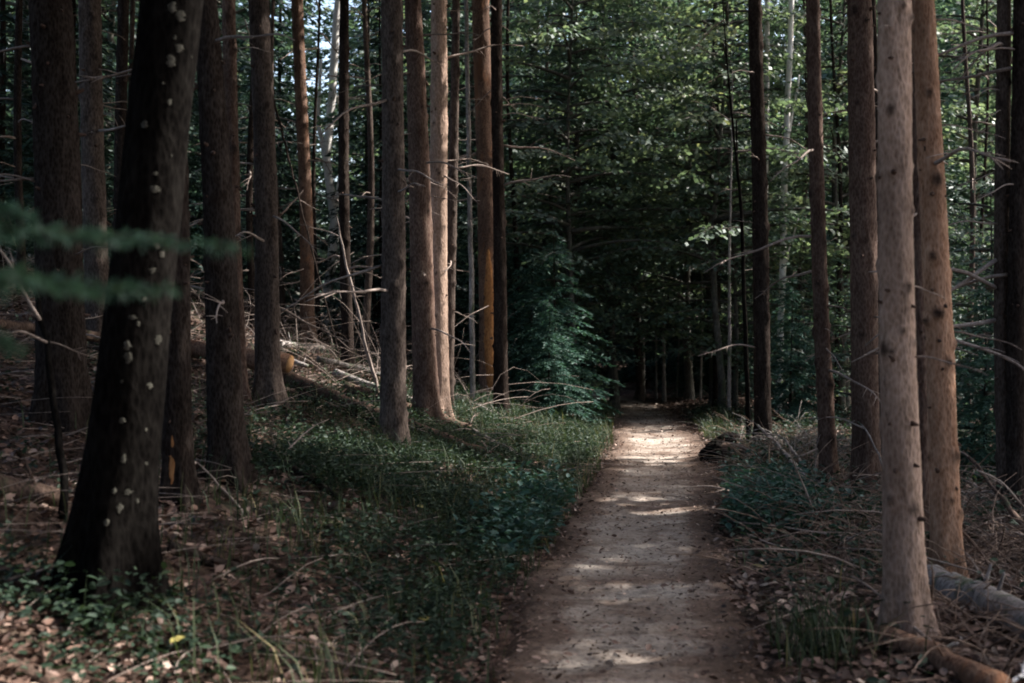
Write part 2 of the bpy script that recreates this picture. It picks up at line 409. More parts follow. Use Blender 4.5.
# ------------------------------------------------------------------ trunks
class Trunk:
    def __init__(s, base, lean, rbase, rslope, height, bend=.03, seed=0, flare=.35, fh=.22, ztop=None, lean_y=0.):
        s.b = np.asarray(base, float); s.lean = lean; s.lean_y = lean_y; s.r0 = rbase; s.rs = rslope; s.h = height
        s.bend = bend; s.sd = seed; s.fl = flare; s.fh = fh; s.zt = ztop or height; s.roots = 5; s.lump = 0.
    def c(s, z):
        z = np.asarray(z, float); ze = np.minimum(z, s.zt)+np.maximum(z-s.zt, 0)*.25
        x = s.lean*ze+s.bend*(np.sin(z*.9+s.sd)-np.sin(s.sd))*np.minimum(z, 1.5)/1.5
        y = s.lean_y*ze+s.bend*(np.sin(z*.7+s.sd*2.1)-np.sin(s.sd*2.1))*np.minimum(z, 1.5)/1.5
        return np.stack([x, y, z], -1)
    def r(s, z):
        z = np.asarray(z, float)
        rr = np.maximum(s.r0-s.rs*z, s.r0*.22*np.clip((s.h-z)/3, .1, 1))
        return rr*(1+s.fl*np.exp(-np.maximum(z, -.1)/s.fh))
    def full(s, Z, A):
        rad = s.r(Z)
        rad = rad*(1+s.fl*.55*np.exp(-np.maximum(Z, 0)/(s.fh*1.1))*np.sin(A*s.roots+s.sd))
        return rad*(1+s.lump*np.sin(A*2+Z*1.3+s.sd)+s.lump*.6*np.sin(A*3-Z*2.1+s.sd*3)+s.lump*.5*np.sin(A*5+Z*7+s.sd))
    def mesh(s, name, knots=True, ring=20, dz=.05, fine_to=5.0, roots=5, rng=None, lump=.04):
        rng = rng or np.random.default_rng(int(s.sd*1000) % 99991)
        zs = np.concatenate([np.arange(-.35, min(fine_to, s.h), dz), np.arange(min(fine_to, s.h), s.h, .4), [s.h]])
        a = np.linspace(0, 2*np.pi, ring, endpoint=False)
        Z, A = np.meshgrid(zs, a, indexing='ij')
        s.roots = roots; s.lump = lump
        rad = s.full(Z, A)
        kn = np.zeros_like(rad)
        if knots: rad = rad*(1+rng.normal(0, .014, rad.shape))
        if knots:
            z = .3+rng.random()*.4; kl = []
            while z < min(fine_to, s.h):
                for k in range(rng.integers(3, 6)): kl.append((z+rng.normal()*.04, rng.random()*6.28))
                for k in range(rng.integers(0, 3)): kl.append((z+rng.uniform(.1, .4), rng.random()*6.28))
                z += rng.uniform(.28, .55)
            for kz, ka in kl:
                da = np.abs((A-ka+np.pi) % (2*np.pi)-np.pi)*s.r0; d2 = da**2+(Z-kz)**2
                w = rng.choice([.014, .02, .026, .036])*rng.uniform(.8, 1.2)
                if s.r0 < .06: w *= .6
                rad += rng.uniform(.005, .022)*np.exp(-d2/(w*1.4)**2)
                kn = np.maximum(kn, rng.uniform(.75, 1)*np.exp(-(d2/w**2)**1.5))
        c = s.c(Z[:, 0])
        V = np.stack([c[:, None, 0]+rad*np.cos(A), c[:, None, 1]+rad*np.sin(A), Z], -1).reshape(-1, 3)
        m = len(zs); i, j = np.meshgrid(np.arange(m-1), np.arange(ring), indexing='ij')
        q = np.stack([i*ring+j, i*ring+(j+1) % ring, (i+1)*ring+(j+1) % ring, (i+1)*ring+j], -1).reshape(-1)
        fl = np.concatenate([q, np.arange((m-1)*ring, m*ring)]); lt = np.concatenate([np.full((m-1)*ring, 4), [ring]])
        return mesh_np(name, V, fl, lt, {'knot': ('POINT', kn.ravel())}, smooth=True)
    def surf(s, z, a, off=0.):
        c = s.c(z); r = float(s.full(np.float64(z), a))+off
        return np.array([c[0]+r*math.cos(a), c[1]+r*math.sin(a), float(z)])
    def patch(s, name, z0, z1, a0, a1, off, rng, rag=.25, nz=40, na=9):
        """a thin plate lying on the bark with a ragged outline"""
        zs = np.linspace(z0, z1, nz); V = []
        rg = np.cumsum(rng.normal(0, rag*.35, (nz, 2)), 0)*.35+rng.normal(0, rag*.25, (nz, 2))
        for i, z in enumerate(zs):
            e = math.sin(math.pi*(i+.25)/(nz-.5))**.45
            mid = (a0+a1)/2; hw = (a1-a0)/2*e
            l = mid-hw*(1+np.clip(rg[i, 0], -.5, .4)); r_ = mid+hw*(1+np.clip(rg[i, 1], -.5, .4))
            for k in range(na):
                t = k/(na-1); ed = 1-abs(2*t-1)**4
                V.append(s.surf(z, l+(r_-l)*t, -.004+(off+.004)*ed))
        f = [[i*na+k, i*na+k+1, (i+1)*na+k+1, (i+1)*na+k] for i in range(nz-1) for k in range(na-1)]
        mb = MB(); mb.add(np.array(V), f); return mb.mesh(name)

# dead branch shapes, shared by all the spruces
def dead_branch_mesh(i):
    rng = np.random.default_rng(500+i); mb = MB()
    t = np.linspace(0, 1, 9)
    p = np.stack([t, .07*np.sin(t*3+i)*t, (.10 if i % 3 else -.02)*t-.24*t**2+.015*np.sin(t*9+i)], -1)
    mb.tube(p, .014*(1-t*.8)+.0018, 6)
    for k in range(rng.integers(2, 7)):
        t0 = rng.uniform(.25, .9); o = np.array([np.interp(t0, t, p[:, c]) for c in range(3)])
        L = rng.uniform(.12, .42)*(1.2-t0); sg = rng.choice([-1, 1])
        d = np.array([.6, sg*.8, rng.normal()*.3-.1]); tt = np.linspace(0, 1, 4)[:, None]
        mb.tube(o+nrm(d)*L*tt+np.array([0, 0, -.12])*L*tt**2, np.linspace(.006, .0018, 4), 4)
    me = mb.mesh('dead_branch'); me.materials.append(M['dead_twig']); return me
DEAD = [dead_branch_mesh(i) for i in range(10)]

def add_dead_branches(root, tr, n, zlo, zhi, lmin, lmax, rng, bias=None):
    for k in range(n):
        z = rng.uniform(zlo, zhi)
        a = rng.random()*6.28 if bias is None or rng.random() < .35 else bias+rng.normal()*.5
        o = link('dead_branch', DEAD[int(rng.integers(10))], None, root)
        o.location = tr.surf(z, a, -.008)
        o.rotation_euler = (rng.normal()*.25, rng.normal()*.16, a)
        L = rng.uniform(lmin, lmax); w = .6+.55*min(L, 1.4)
        o.scale = (L, L, L*w/ max(w, .8))

def stub_mesh(i):
    rng = np.random.default_rng(700+i); mb = MB(); t = np.linspace(0, 1, 4)
    mb.tube(np.stack([t, .2*t**2*rng.normal(), .15*t*rng.normal()], -1), [.26, .17, .14, .09], 7)
    me = mb.mesh('branch_stub'); me.materials.append(M['spruce_red']); return me
STUB = [stub_mesh(i) for i in range(4)]
GROUP = 'spruce trunks standing along the path'
TREES = {}
def spruce(key, xt, xb, yb, wt, wb, mat, label, dead=14, dz=.04, crown=(8.5, 17.5, 2.3), depth=None, lump=.03, bend=.02, cat='tree',
           name='spruce_tree', group=GROUP, dl=(.25, 1.1), bias=None, flare=.42, ring=36, knots=True, lean_y=0., height=17.5, fh=.2, stubs=14):
    p = on_ground(xb, yb) if depth is None else at(xb, yb, depth)
    d = p[1]; base = np.array([p[0], d, gz(p[0], d)])
    top = at(xt, 0, d); H = top[2]-base[2]
    lean = (top[0]-base[0])/H
    rb = wb/2/F*d; rt = wt/2/F*d
    sd = (xt*.37+xb*.11) % 6.28
    tr = Trunk(base, lean, rb, max((rb-rt)/H, .004), height, bend, sd, flare, fh, ztop=H*1.2, lean_y=lean_y)
    # keep the trunk on its line although it bends
    root = thing(name, label, cat, base, group)
    rng = np.random.default_rng(int(xt*13+xb*7+yb))
    link('trunk', tr.mesh('trunk', knots, ring, dz, H*1.15, rng=rng, lump=lump), M[mat], root)
    if crown:
        z0, z1, r0 = crown
        P, D, Nn, L, W, v = spruce_foliage(rng, z0, z1, r0 if base[0] > .3 else r0*1.4, .55, 6 if base[0] > .3 else 8, .34, .10)
        cz = tr.c(P[:, 2])
        P = P+np.stack([cz[:, 0], cz[:, 1], 0*cz[:, 0]], -1)
        k = shade_keep(P+base, rng)
        link('crown', leaf_mesh('crown', P[k], D[k], Nn[k], L[k], W[k], v[k]), M['needles'], root)
    if dead: add_dead_branches(root, tr, dead, .9, H*1.05, dl[0], dl[1], rng, bias)
    for k in range(int(stubs)):
        z = rng.uniform(.5, H*1.0); a = rng.uniform(-3.3, .2); o = link('branch_stub', STUB[int(rng.integers(4))], None, root)
        L = rng.uniform(.022, .055)*(.6+rb*4); o.location = tr.surf(z, a, -.01); o.rotation_euler = (0, rng.normal()*.3, a); o.scale = (L, L*1.5, L*1.5)
    TREES[key] = (root, tr, base, d)
    return root, tr, base, d

sp = spruce
sp('L1', 50, 62, 425, 43, 46, 'spruce_dark', 'wide blurred brown spruce trunk left of the thick black tree', 5, dl=(.2, .7))
sp('L2', 94, 98, 347, 23, 24, 'spruce_brown', 'slim knotty spruce trunk seen between the wide brown trunk and the black tree', 6)
sp('L2b', 124, 120, 325, 13, 13, 'spruce_dark', 'thin dark spruce trunk half hidden by the left side of the black tree', 4)
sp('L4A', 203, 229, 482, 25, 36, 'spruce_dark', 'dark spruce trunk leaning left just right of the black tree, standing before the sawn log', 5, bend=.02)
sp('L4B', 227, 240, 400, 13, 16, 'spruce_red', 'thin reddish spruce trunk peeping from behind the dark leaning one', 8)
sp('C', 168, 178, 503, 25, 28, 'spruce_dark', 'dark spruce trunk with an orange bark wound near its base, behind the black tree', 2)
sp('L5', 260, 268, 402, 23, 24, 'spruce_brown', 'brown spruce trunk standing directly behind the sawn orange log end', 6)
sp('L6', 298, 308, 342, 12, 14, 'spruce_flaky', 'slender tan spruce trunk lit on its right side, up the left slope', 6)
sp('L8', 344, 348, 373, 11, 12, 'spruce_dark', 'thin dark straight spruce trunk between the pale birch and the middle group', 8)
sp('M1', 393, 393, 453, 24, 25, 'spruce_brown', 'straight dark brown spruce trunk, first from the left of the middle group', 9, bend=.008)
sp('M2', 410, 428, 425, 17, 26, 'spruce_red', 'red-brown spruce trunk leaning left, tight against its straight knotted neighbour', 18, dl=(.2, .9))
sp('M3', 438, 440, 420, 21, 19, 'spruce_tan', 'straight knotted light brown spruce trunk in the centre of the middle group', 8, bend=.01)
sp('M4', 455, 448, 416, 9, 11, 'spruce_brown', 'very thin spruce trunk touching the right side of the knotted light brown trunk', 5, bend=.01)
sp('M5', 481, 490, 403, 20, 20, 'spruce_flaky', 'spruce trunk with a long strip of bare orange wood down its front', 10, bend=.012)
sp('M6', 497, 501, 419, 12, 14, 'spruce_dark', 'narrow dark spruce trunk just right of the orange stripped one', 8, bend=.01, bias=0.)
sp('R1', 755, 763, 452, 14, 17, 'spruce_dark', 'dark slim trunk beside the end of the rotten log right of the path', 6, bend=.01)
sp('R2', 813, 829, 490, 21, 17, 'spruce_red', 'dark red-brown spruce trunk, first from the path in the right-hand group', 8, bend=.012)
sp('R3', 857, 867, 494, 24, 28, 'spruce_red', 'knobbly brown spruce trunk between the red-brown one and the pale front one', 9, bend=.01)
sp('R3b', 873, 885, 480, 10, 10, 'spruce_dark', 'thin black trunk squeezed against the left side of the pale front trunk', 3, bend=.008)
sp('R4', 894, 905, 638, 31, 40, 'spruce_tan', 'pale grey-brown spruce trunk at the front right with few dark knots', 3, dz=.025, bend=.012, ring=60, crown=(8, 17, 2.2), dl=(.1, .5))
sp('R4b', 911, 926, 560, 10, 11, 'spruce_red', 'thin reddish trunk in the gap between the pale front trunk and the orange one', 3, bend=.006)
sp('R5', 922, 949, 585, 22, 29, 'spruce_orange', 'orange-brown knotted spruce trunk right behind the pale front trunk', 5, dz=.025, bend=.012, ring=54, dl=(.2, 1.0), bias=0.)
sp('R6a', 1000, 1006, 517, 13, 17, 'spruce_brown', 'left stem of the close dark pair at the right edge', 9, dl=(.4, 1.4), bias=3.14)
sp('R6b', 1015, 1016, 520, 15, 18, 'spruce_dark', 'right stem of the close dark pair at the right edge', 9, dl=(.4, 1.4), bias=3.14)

for i, (x, yb, dd, w, dn) in enumerate(((22, 330, 15, 9, 9), (140, 330, 19, 7, 9), (252, 345, 19, 8, 10), (283, 340, 22, 6, 9), (318, 345, 21, 5, 9), (366, 372, 19, 8, 11), (376, 365, 23, 5, 9), (418, 372, 23, 6, 10), (516, 380, 22, 6, 11), (548, 370, 25, 6, 10), (583, 360, 26, 5, 8),
                                   (640, 380, 27, 7, 6), (716, 400, 24, 6, 8), (800, 400, 23, 7, 8), (838, 400, 22, 6, 8), (968, 400, 19, 7, 9), (985, 420, 21, 5, 8))):
    rx = rnd.uniform(-9, 9)
    X_ = (x-CX)/F*dd; yb = HY+(EYE-gz(X_, dd))/dd*F
    sp('slim%d' % i, x+rx, x, yb, w*.8, w, ('spruce_dark', 'spruce_brown')[i % 2], 'slim spruce stem with dead twigs in the dim wood behind the near trunks', dn, dz=.12, crown=(10, 15, .75), depth=dd, bend=.05, ring=10, knots=False, stubs=0, group='slim spruce stems in the dim wood', dl=(.3, 1.3), name='spruce_tree')

# wounds with bare wood
rng = np.random.default_rng(3)
for key, z0, z1, a0, a1, ya, yb_, lab in (('M5', 250, 392, -2.15, -.85, 0, 0, 'peeled strip of bright orange bare wood'), ('C', 434, 492, -1.85, -1.50, 0, 0, 'narrow orange wound in the bark')):
    root, tr, base, d = TREES[key]
    zz = [EYE-(y-HY)/F*d-base[2] for y in (z1, z0)]
    o = link('bare_wood', tr.patch('bare_wood', max(zz[0], .12), zz[1], a0, a1, .012 if key == 'M5' else .005, rng, .25 if key == 'M5' else .9), M['bare_wood'], root); o['label'] = lab

# the thick black tree on the left
p = on_ground(104, 602); d = p[1]; base = np.array([p[0], d, gz(p[0], d)])
top = at(175, 0, d); H = top[2]-base[2]
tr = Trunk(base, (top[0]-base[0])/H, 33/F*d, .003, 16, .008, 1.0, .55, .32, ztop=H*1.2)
root = thing('beech_tree', 'thick black leaning trunk with flared foot and pale spots on the left bank', 'tree', base)
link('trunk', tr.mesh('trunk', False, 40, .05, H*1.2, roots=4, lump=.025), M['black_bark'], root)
P, D, Nn, L, W, v = spruce_foliage(rng, 6.5, 15, 3.6, .5, 7, .34, .13)
k = shade_keep(P+base, rng)
link('crown', leaf_mesh('crown', P[k], D[k], Nn[k], L[k], W[k], v[k]), M['beech_leaf'], root)
spots = [(180, 4, 8), (182, 16, 10), (188, 24, 7), (183, 45, 8), (186, 55, 8), (178, 68, 9), (196, 60, 5), (155, 130, 11), (178, 159, 7), (164, 178, 6), (163, 193, 8),
         (165, 248, 9), (168, 256, 6), (160, 272, 6), (152, 300, 7), (143, 318, 10), (148, 324, 7), (138, 345, 6), (138, 357, 8), (163, 340, 6),
         (133, 380, 5), (156, 385, 6), (133, 418, 6), (153, 428, 6), (135, 455, 7), (152, 462, 6), (126, 486, 7), (138, 488, 8), (131, 503, 9), (146, 498, 6),
         (120, 516, 7), (178, 108, 4), (172, 90, 5)]
for sx, sy, sz in spots:
    sz *= rng.uniform(.4, 1.3); el = rng.uniform(.6, 1.9)
    z = EYE-(sy-HY)/F*d-base[2]
    c = tr.c(z); rr = float(tr.r(z)); off = (sx-CX)/F*d-base[0]-c[0]
    a = -math.acos(max(-.93, min(.93, off/rr)))
    h = sz/F*d*.62; w = sz/F*d/rr*.62
    link('pale_patch', tr.patch('pale_patch', z-h*.7*el, z+h*.7*el, a-w*rng.uniform(.6, 1.2), a+w*rng.uniform(.6, 1.2), .003, rng, 1.3, 9, 7), M['bark_spot'], root)  # thin paler plates lying on the bark

# ------------------------------------------------------------------ pale birches, thin snags and saplings (polyline stems)
def stem(name, label, cat, pix, d, w, mat, group=None, forks=(), twigs=0, seed=0, ground_base=True):
    pts = [at(x, y, d) for x, y in pix]
    b = pts[0].copy(); b[2] = min(gz(b[0], b[1]), b[2])
    rng = np.random.default_rng(seed+int(pix[0][0]))
    root = thing(name, label, cat, b, group)
    def dense(pp, k=6):
        pp = np.array(pp); t = np.arange(len(pp)); tt = np.linspace(0, len(pp)-1, (len(pp)-1)*k+1)
        o = np.stack([np.interp(tt, t, pp[:, c]) for c in range(3)], -1)
        o[1:, :2] += np.cumsum(rng.normal(0, .004+.0006*w, (len(tt)-1, 2)), 0)*.6
        return o
    if ground_base and pts[0][2] > b[2]: pts = [b-np.array([0, 0, .1])]+pts
    else: pts[0] = pts[0]-np.array([0, 0, .1])
    main = dense(pts)
    tp = .15 if cat == 'sapling' else .7
    def mk(line, w0, w1, nm):
        mb = MB(); rr = np.linspace(w0, w1, len(line))/2/F*d
        V, f = tube(line-b, rr, 9); mb.add(V, f)
        return link(nm, mb.mesh(nm), M[mat], root)
    mk(main, w, w*tp, 'trunk')
    for fp, fw in forks:
        mk(dense([at(x, y, d+.05) for x, y in fp]), fw, fw*.5, 'limb')
    for k in range(twigs):
        i = rng.integers(len(main)//4, len(main)); o = link('dead_branch', DEAD[int(rng.integers(10))], None, root)
        a = rng.random()*6.28; L = rng.uniform(.2, .9); o.location = main[i]-b; o.rotation_euler = (rng.normal()*.3, rng.normal()*.3-.2, a); o.scale = (L, L, L)
    return root

stem('birch_tree', 'crooked forked white birch between the slender tan and thin dark trunks', 'tree', [(330, 360), (327, 290), (333, 225), (324, 160), (330, 95), (333, 40), (340, -30), (345, -120)], 23, 10, 'birch',
     forks=[([(331, 230), (338, 180), (341, 140), (337, 95)], 6), ([(325, 160), (318, 120), (322, 60)], 5), ([(327, 300), (336, 262), (339, 215)], 4)], twigs=4)
stem('birch_tree', 'straight white birch stem right behind the dark slim trunk', 'tree', [(763, 410), (765, 300), (766, 180), (767, 80), (768, -120)], 22, 7, 'birch', twigs=4)
stem('birch_tree', 'leaning white birch with side forks left of the red-brown trunk', 'tree', [(778, 400), (781, 300), (784, 180), (787, 110), (790, 30), (793, -120)], 21.5, 7.5, 'birch',
     forks=[([(785, 165), (790, 130), (799, 75)], 3.5), ([(781, 290), (790, 250), (800, 215)], 2.5)], twigs=3)
stem('birch_tree', 'dim pale trunk deep in the leaves left of the centre', 'tree', [(533, 330), (534, 220), (532, 120), (537, 20), (540, -120)], 27, 12, 'beech_bark', twigs=3)
stem('dead_snag', 'thin grey dead stem between the middle group and the orange stripped trunk', 'dead tree', [(472, 388), (470, 300), (468, 220), (465, 120), (462, 0)], 16.5, 6, 'grey_wood', twigs=5)
stem('sapling', 'thin black crooked sapling beside the path before the dark slim trunk', 'sapling', [(750, 455), (747, 400), (744, 300), (741, 215), (733, 140), (727, 60), (722, -20)], 15.5, 6, 'black_bark',
     forks=[([(742, 230), (738, 180), (736, 120)], 3)], twigs=7)
stem('sapling', 'pale bare slim sapling left of the black crooked one', 'sapling', [(729, 432), (729, 350), (728, 250), (730, 150), (731, 70)], 20, 4.5, 'grey_wood', twigs=3)
TG = 'bare slim stems at the dark mouth of the path'
for (x0, y0, x1, y1, w, dd, lb) in ((664, 408, 663, 240, 5, 26.0, 'palest slim stem standing in the dark opening at the path end'), (656, 402, 655, 250, 3, 27.0, 'dim slim stem left of the palest one in the dark opening'),
        (687, 414, 689, 240, 4, 25.5, 'slim brown stem at the right of the dark opening'), (643, 395, 642, 260, 5, 29.0, 'faint stem at the left of the dark opening'), (676, 410, 680, 260, 2.6, 27, 'thinnest faint stem between two slim ones in the dark opening'),
        (700, 412, 702, 250, 3, 26, 'slim stem rightmost at the dark opening, by the brush')):
    stem('bare_stem', lb, 'sapling', [(x0, y0), ((x0+x1)/2+1, (y0+y1)/2), (x1, y1)], dd, w, 'grey_wood', TG, twigs=3)

# ------------------------------------------------------------------ broadleaf and conifer trees with foliage in view
def beech_proto(i, z0, z1, r, nl, leaf, matleaf, height, rt=.10):
    rng = np.random.default_rng(40+i)
    limbs, lv = beech_foliage(rng, z0, z1, r, nl, leaf)
    tk = Trunk((0, 0, 0), rng.normal()*.02, rt, rt*.9/height, height, .08, i*1.7, .3, .2)
    tm = tk.mesh('trunk', False, 12, .25, height, lump=.02); tm.materials.append(M['beech_bark'])
    lm = MB()
    for line, rr in limbs:
        c = tk.c(line[0, 2]); lm.tube(line+np.array([c[0], c[1], 0]), np.linspace(rr, .003, len(line)), 5)
    lmm = lm.mesh('limbs'); lmm.materials.append(M['beech_bark'])
    cm = leaf_mesh('crown', *lv); cm.materials.append(M[matleaf])
    return tm, lmm, cm, lv
B_OPEN = beech_proto(0, 1.5, 11, 3.0, 60, .115, 'beech_leaf', 11.5)
B_LOW = beech_proto(1, .9, 7.5, 2.6, 58, .105, 'beech_leaf', 8, .06)
B_LIT = beech_proto(2, 1.2, 10, 3.0, 60, .115, 'beech_leaf_lit', 10.5)
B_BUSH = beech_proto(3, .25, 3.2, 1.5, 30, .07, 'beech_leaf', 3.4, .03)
B_OVER = beech_proto(5, 2.5, 9, 3.3, 54, .12, 'beech_leaf_lit', 9.5, .07)
B_HIGH = beech_proto(4, 4.0, 14, 3.6, 60, .125, 'beech_leaf', 14.5, .13)

def beech(proto, X, Y, label, s=1.0, rot=None, group='leafy beeches beyond the trunks', cat='tree', name='beech_tree'):
    root = thing(name, label, cat, (X, Y, gz(X, Y)), group)
    for nm, me in zip(('trunk', 'limbs', 'crown'), proto[:3]): link(nm, me, None, root)
    root.rotation_euler = (0, 0, rnd.random()*6.28 if rot is None else rot); root.scale = (s, s, s)
    return root

def conifer_proto(i, h, r, z0, fl, fw, step, per, mat, dens=1., rt=.07):
    rng = np.random.default_rng(80+i)
    lv = spruce_foliage(rng, z0, h-.1, r, step, per, fl, fw, dens, .28, .1)
    tk = Trunk((0, 0, 0), 0, rt, rt*.9/h, h, .02, i*1.3, .2, .15)
    tm = tk.mesh('trunk', False, 10, .3, h, lump=.02); tm.materials.append(M['spruce_dark'])
    cm = leaf_mesh('crown', *lv); cm.materials.append(M[mat])
    return tm, cm, lv
C_BIG = conifer_proto(0, 13, 2.4, .8, .22, .075, .42, 7, 'needles')
C_MID = conifer_proto(1, 8, 1.9, .3, .17, .05, .30, 7, 'needles')
C_SAP = conifer_proto(2, 2.7, 1.15, .12, .085, .026, .14, 8, 'needles_teal', 1.1, .03)

def conifer(proto, X, Y, label, s=1.0, rot=None, group='dense spruces filling the wood', name='spruce_tree', cat='tree'):
    root = thing(name, label, cat, (X, Y, gz(X, Y)), group)
    for nm, me in zip(('trunk', 'crown'), proto[:2]): link(nm, me, None, root)
    root.rotation_euler = (0, 0, rnd.random()*6.28 if rot is None else rot); root.scale = (s, s, s)
    return root

def px(x, d): return (x-CX)/F*d
# broadleaf, centre and right
for proto, x, dd, s, lb in (
    (B_LIT, 615, 24, 1.0, 'leafy beech hanging layered sprays over the path end'),
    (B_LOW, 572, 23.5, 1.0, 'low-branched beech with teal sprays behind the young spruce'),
    (B_LIT, 560, 27, 1.1, 'tall beech in the dim leaves above the young spruce'),
    (B_LIT, 690, 25.5, .95, 'beech spreading sprays right above the dark opening'),
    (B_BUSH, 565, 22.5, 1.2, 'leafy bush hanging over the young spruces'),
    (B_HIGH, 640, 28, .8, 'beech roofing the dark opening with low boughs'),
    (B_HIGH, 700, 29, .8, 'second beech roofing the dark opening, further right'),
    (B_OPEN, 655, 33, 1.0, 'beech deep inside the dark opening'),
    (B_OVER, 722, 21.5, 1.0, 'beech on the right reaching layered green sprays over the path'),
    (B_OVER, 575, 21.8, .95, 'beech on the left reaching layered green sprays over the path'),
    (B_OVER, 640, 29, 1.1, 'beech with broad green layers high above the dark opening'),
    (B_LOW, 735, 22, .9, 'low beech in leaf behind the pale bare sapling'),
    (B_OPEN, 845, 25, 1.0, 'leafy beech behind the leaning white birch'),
    (B_LIT, 840, 22.5, .9, 'bright beech filling the gap between the two red-brown trunks'),
    (B_LIT, 970, 22.5, 1.0, 'sunlit pale green beech between the orange trunk and the dark pair'),
    (B_LIT, 1040, 24.5, 1.1, 'sunlit beech reaching in from the right edge behind the dark pair'),
    (B_OPEN, 900, 25, 1.1, 'beech hidden mostly behind the pale front trunk'),
    (B_BUSH, 985, 14.5, 1.05, 'leafy dark bush low between the orange trunk and the dark pair'),
    (B_BUSH, 805, 21, .9, 'leafy bush low behind the first red-brown trunk'),
    (B_BUSH, 862, 20, .85, 'small leafy bush just behind the knobbly brown trunk'),
    (B_LOW, 420, 25, 1.0, 'beech in leaf behind the middle group of trunks'),
    (B_OPEN, 392, 27, 1.0, 'green beech behind the white forked birch'),
    (B_OPEN, 225, 25, 1.0, 'dim beech behind the thin reddish trunk on the slope'),
    (B_LIT, 20, 20, .9, 'green beech at the left edge behind the wide brown trunk'),
    (B_OPEN, 110, 24, 1.0, 'beech leaves behind the slim knotty trunk'),
    (B_HIGH, 480, 24, 1.0, 'tall beech above the orange stripped trunk'),
    (B_HIGH, 715, 24.5, .9, 'tall beech dropping leaves into the top of the view above the path')):
    beech(proto, px(x, dd), dd, lb, s)
# conifers, left and behind
for proto, x, dd, s, lb in (
    (C_SAP, 556, 19.2, 1.12, 'young teal spruce with drooping boughs left of the dark opening'),
    (C_SAP, 530, 20.3, 1.0, 'smaller young spruce touching the left side of the bigger one'),
    (C_SAP, 548, 18.3, .72, 'lowest young spruce in front of the big young teal one'),
    (C_SAP, 515, 22, 1.1, 'young spruce just right of the narrow dark trunk'),
    (C_MID, 525, 27, 1.0, 'dark bushy spruce rising behind the young spruces'),
    (C_MID, 380, 22, .9, 'dark bushy spruce left behind the straight brown trunk'),
    (C_MID, 455, 21, .8, 'dark bushy spruce behind the knotted light brown trunk'),
    (C_BIG, 280, 28, 1.0, 'big dark spruce behind the slender tan trunk'),
    (C_MID, 270, 23, .8, 'dark bushy spruce behind the trunk by the sawn log'),
    (C_MID, 180, 21, .9, 'dark bushy spruce deep behind the black tree'),
    (C_MID, 75, 19, .9, 'dark bushy spruce behind the wide brown trunk at left'),
    (C_MID, 0, 17, .9, 'dark bushy spruce at the far left edge'),
    (C_MID, 940, 20, .75, 'dark spruce low behind the orange knotted trunk'),
    (C_MID, 1035, 14.5, .65, 'dark spruce low behind the close dark pair'),
    (C_SAP, 985, 12.6, .8, 'small spruce with teal boughs in the gap left of the dark pair'),
    (C_SAP, 790, 19.5, .9, 'small spruce behind the brush heap right of the path')):
    conifer(proto, px(x, dd), dd, lb, s)
# close rows round the far bend of the path
k = 0
for X, Y, s in ((5.0, 27.2, .75), (4.6, 31, .95), (1.6, 36, 1.1), (3.2, 39.5, 1.1), (5.6, 39, 1.1), (-.2, 35, 1.0), (6.6, 30.5, 1), (4.6, 27, .8), (5.4, 29.5, 1), (1.0, 27.6, .7), (-.9, 28, .8), (3.6, 32.5, 1.05), (5.8, 33, 1.1), (-1.4, 33.5, 1), (2.2, 36, 1.1), (0.3, 38, 1.1), (4.2, 37, 1.1), (6.5, 37, 1.1), (-3, 36.5, 1), (1.2, 41, 1.1), (3.4, 41.5, 1.1)):
    conifer(C_MID if k % 3 else C_BIG, X, Y, 'dense dark spruce crowding the far bend of the path', s, group='dark spruces round the far bend'); k += 1

# near spruce sapling whose boughs hang blurred into the left of the view
def near_sapling():
    b = np.array([-1.12, 1.75, gz(-1.12, 1.75)]); rng = np.random.default_rng(61)
    root = thing('spruce_sapling', 'blurred teal spruce boughs reaching in from the left edge close to the viewer', 'sapling', b)
    tk = Trunk(b, .02, .022, .004, 2.6, .01, 1.1, .2, .1); link('trunk', tk.mesh('trunk', False, 10, .15, 2.6), M['spruce_dark'], root)
    for pix, wd in (([(-300, 226), (-60, 226), (60, 232), (150, 238), (243, 250)], .075), ([(-300, 262), (-60, 266), (20, 276), (90, 287), (172, 290)], .11), ([(-300, 180), (-60, 196), (-8, 206), (30, 214)], .06), ([(-300, 300), (-80, 312), (-20, 330), (20, 352)], .06)):
        pp = np.array([at(x, y, 1.75+.0003*x) for x, y in pix])-b
        pp[0] = tk.c(pp[0][2]); t = np.linspace(0, len(pp)-1, 60); line = np.stack([np.interp(t, np.arange(len(pp)), pp[:, c]) for c in range(3)], -1)
        Ps, Ds = [], []
        for i in range(6, 60, 1):
            u = i/59; d0 = nrm(line[min(i+1, 59)]-line[i-1])
            for sg in (-1, 1):
                ll = wd*(1.15-u)*rng.uniform(.6, 1.2); m = max(2, int(ll/.0042)); d = nrm(d0*.7+np.array([0, sg*.8, rng.normal()*.2-.12]))
                q_ = line[i]+d*(np.arange(m)/m*ll)[:, None]; Ps.append(q_)
                Ds.append(d+rng.normal(0, .6, (m, 3)))
        P = np.concatenate(Ps); D = np.concatenate(Ds); n = len(P)
        mb = MB(); mb.tube(line, np.linspace(.006, .0015, 60), 6); br = link('branch', mb.mesh('branch'), M['spruce_dark'], root)
        link('needles', leaf_mesh('needles', P, D, rng.normal(0, 1, (n, 3)), np.full(n, .019), np.full(n, .0042), np.clip(rng.normal(.6, .2, n), 0, 1)), M['needles_teal'], br)
near_sapling()

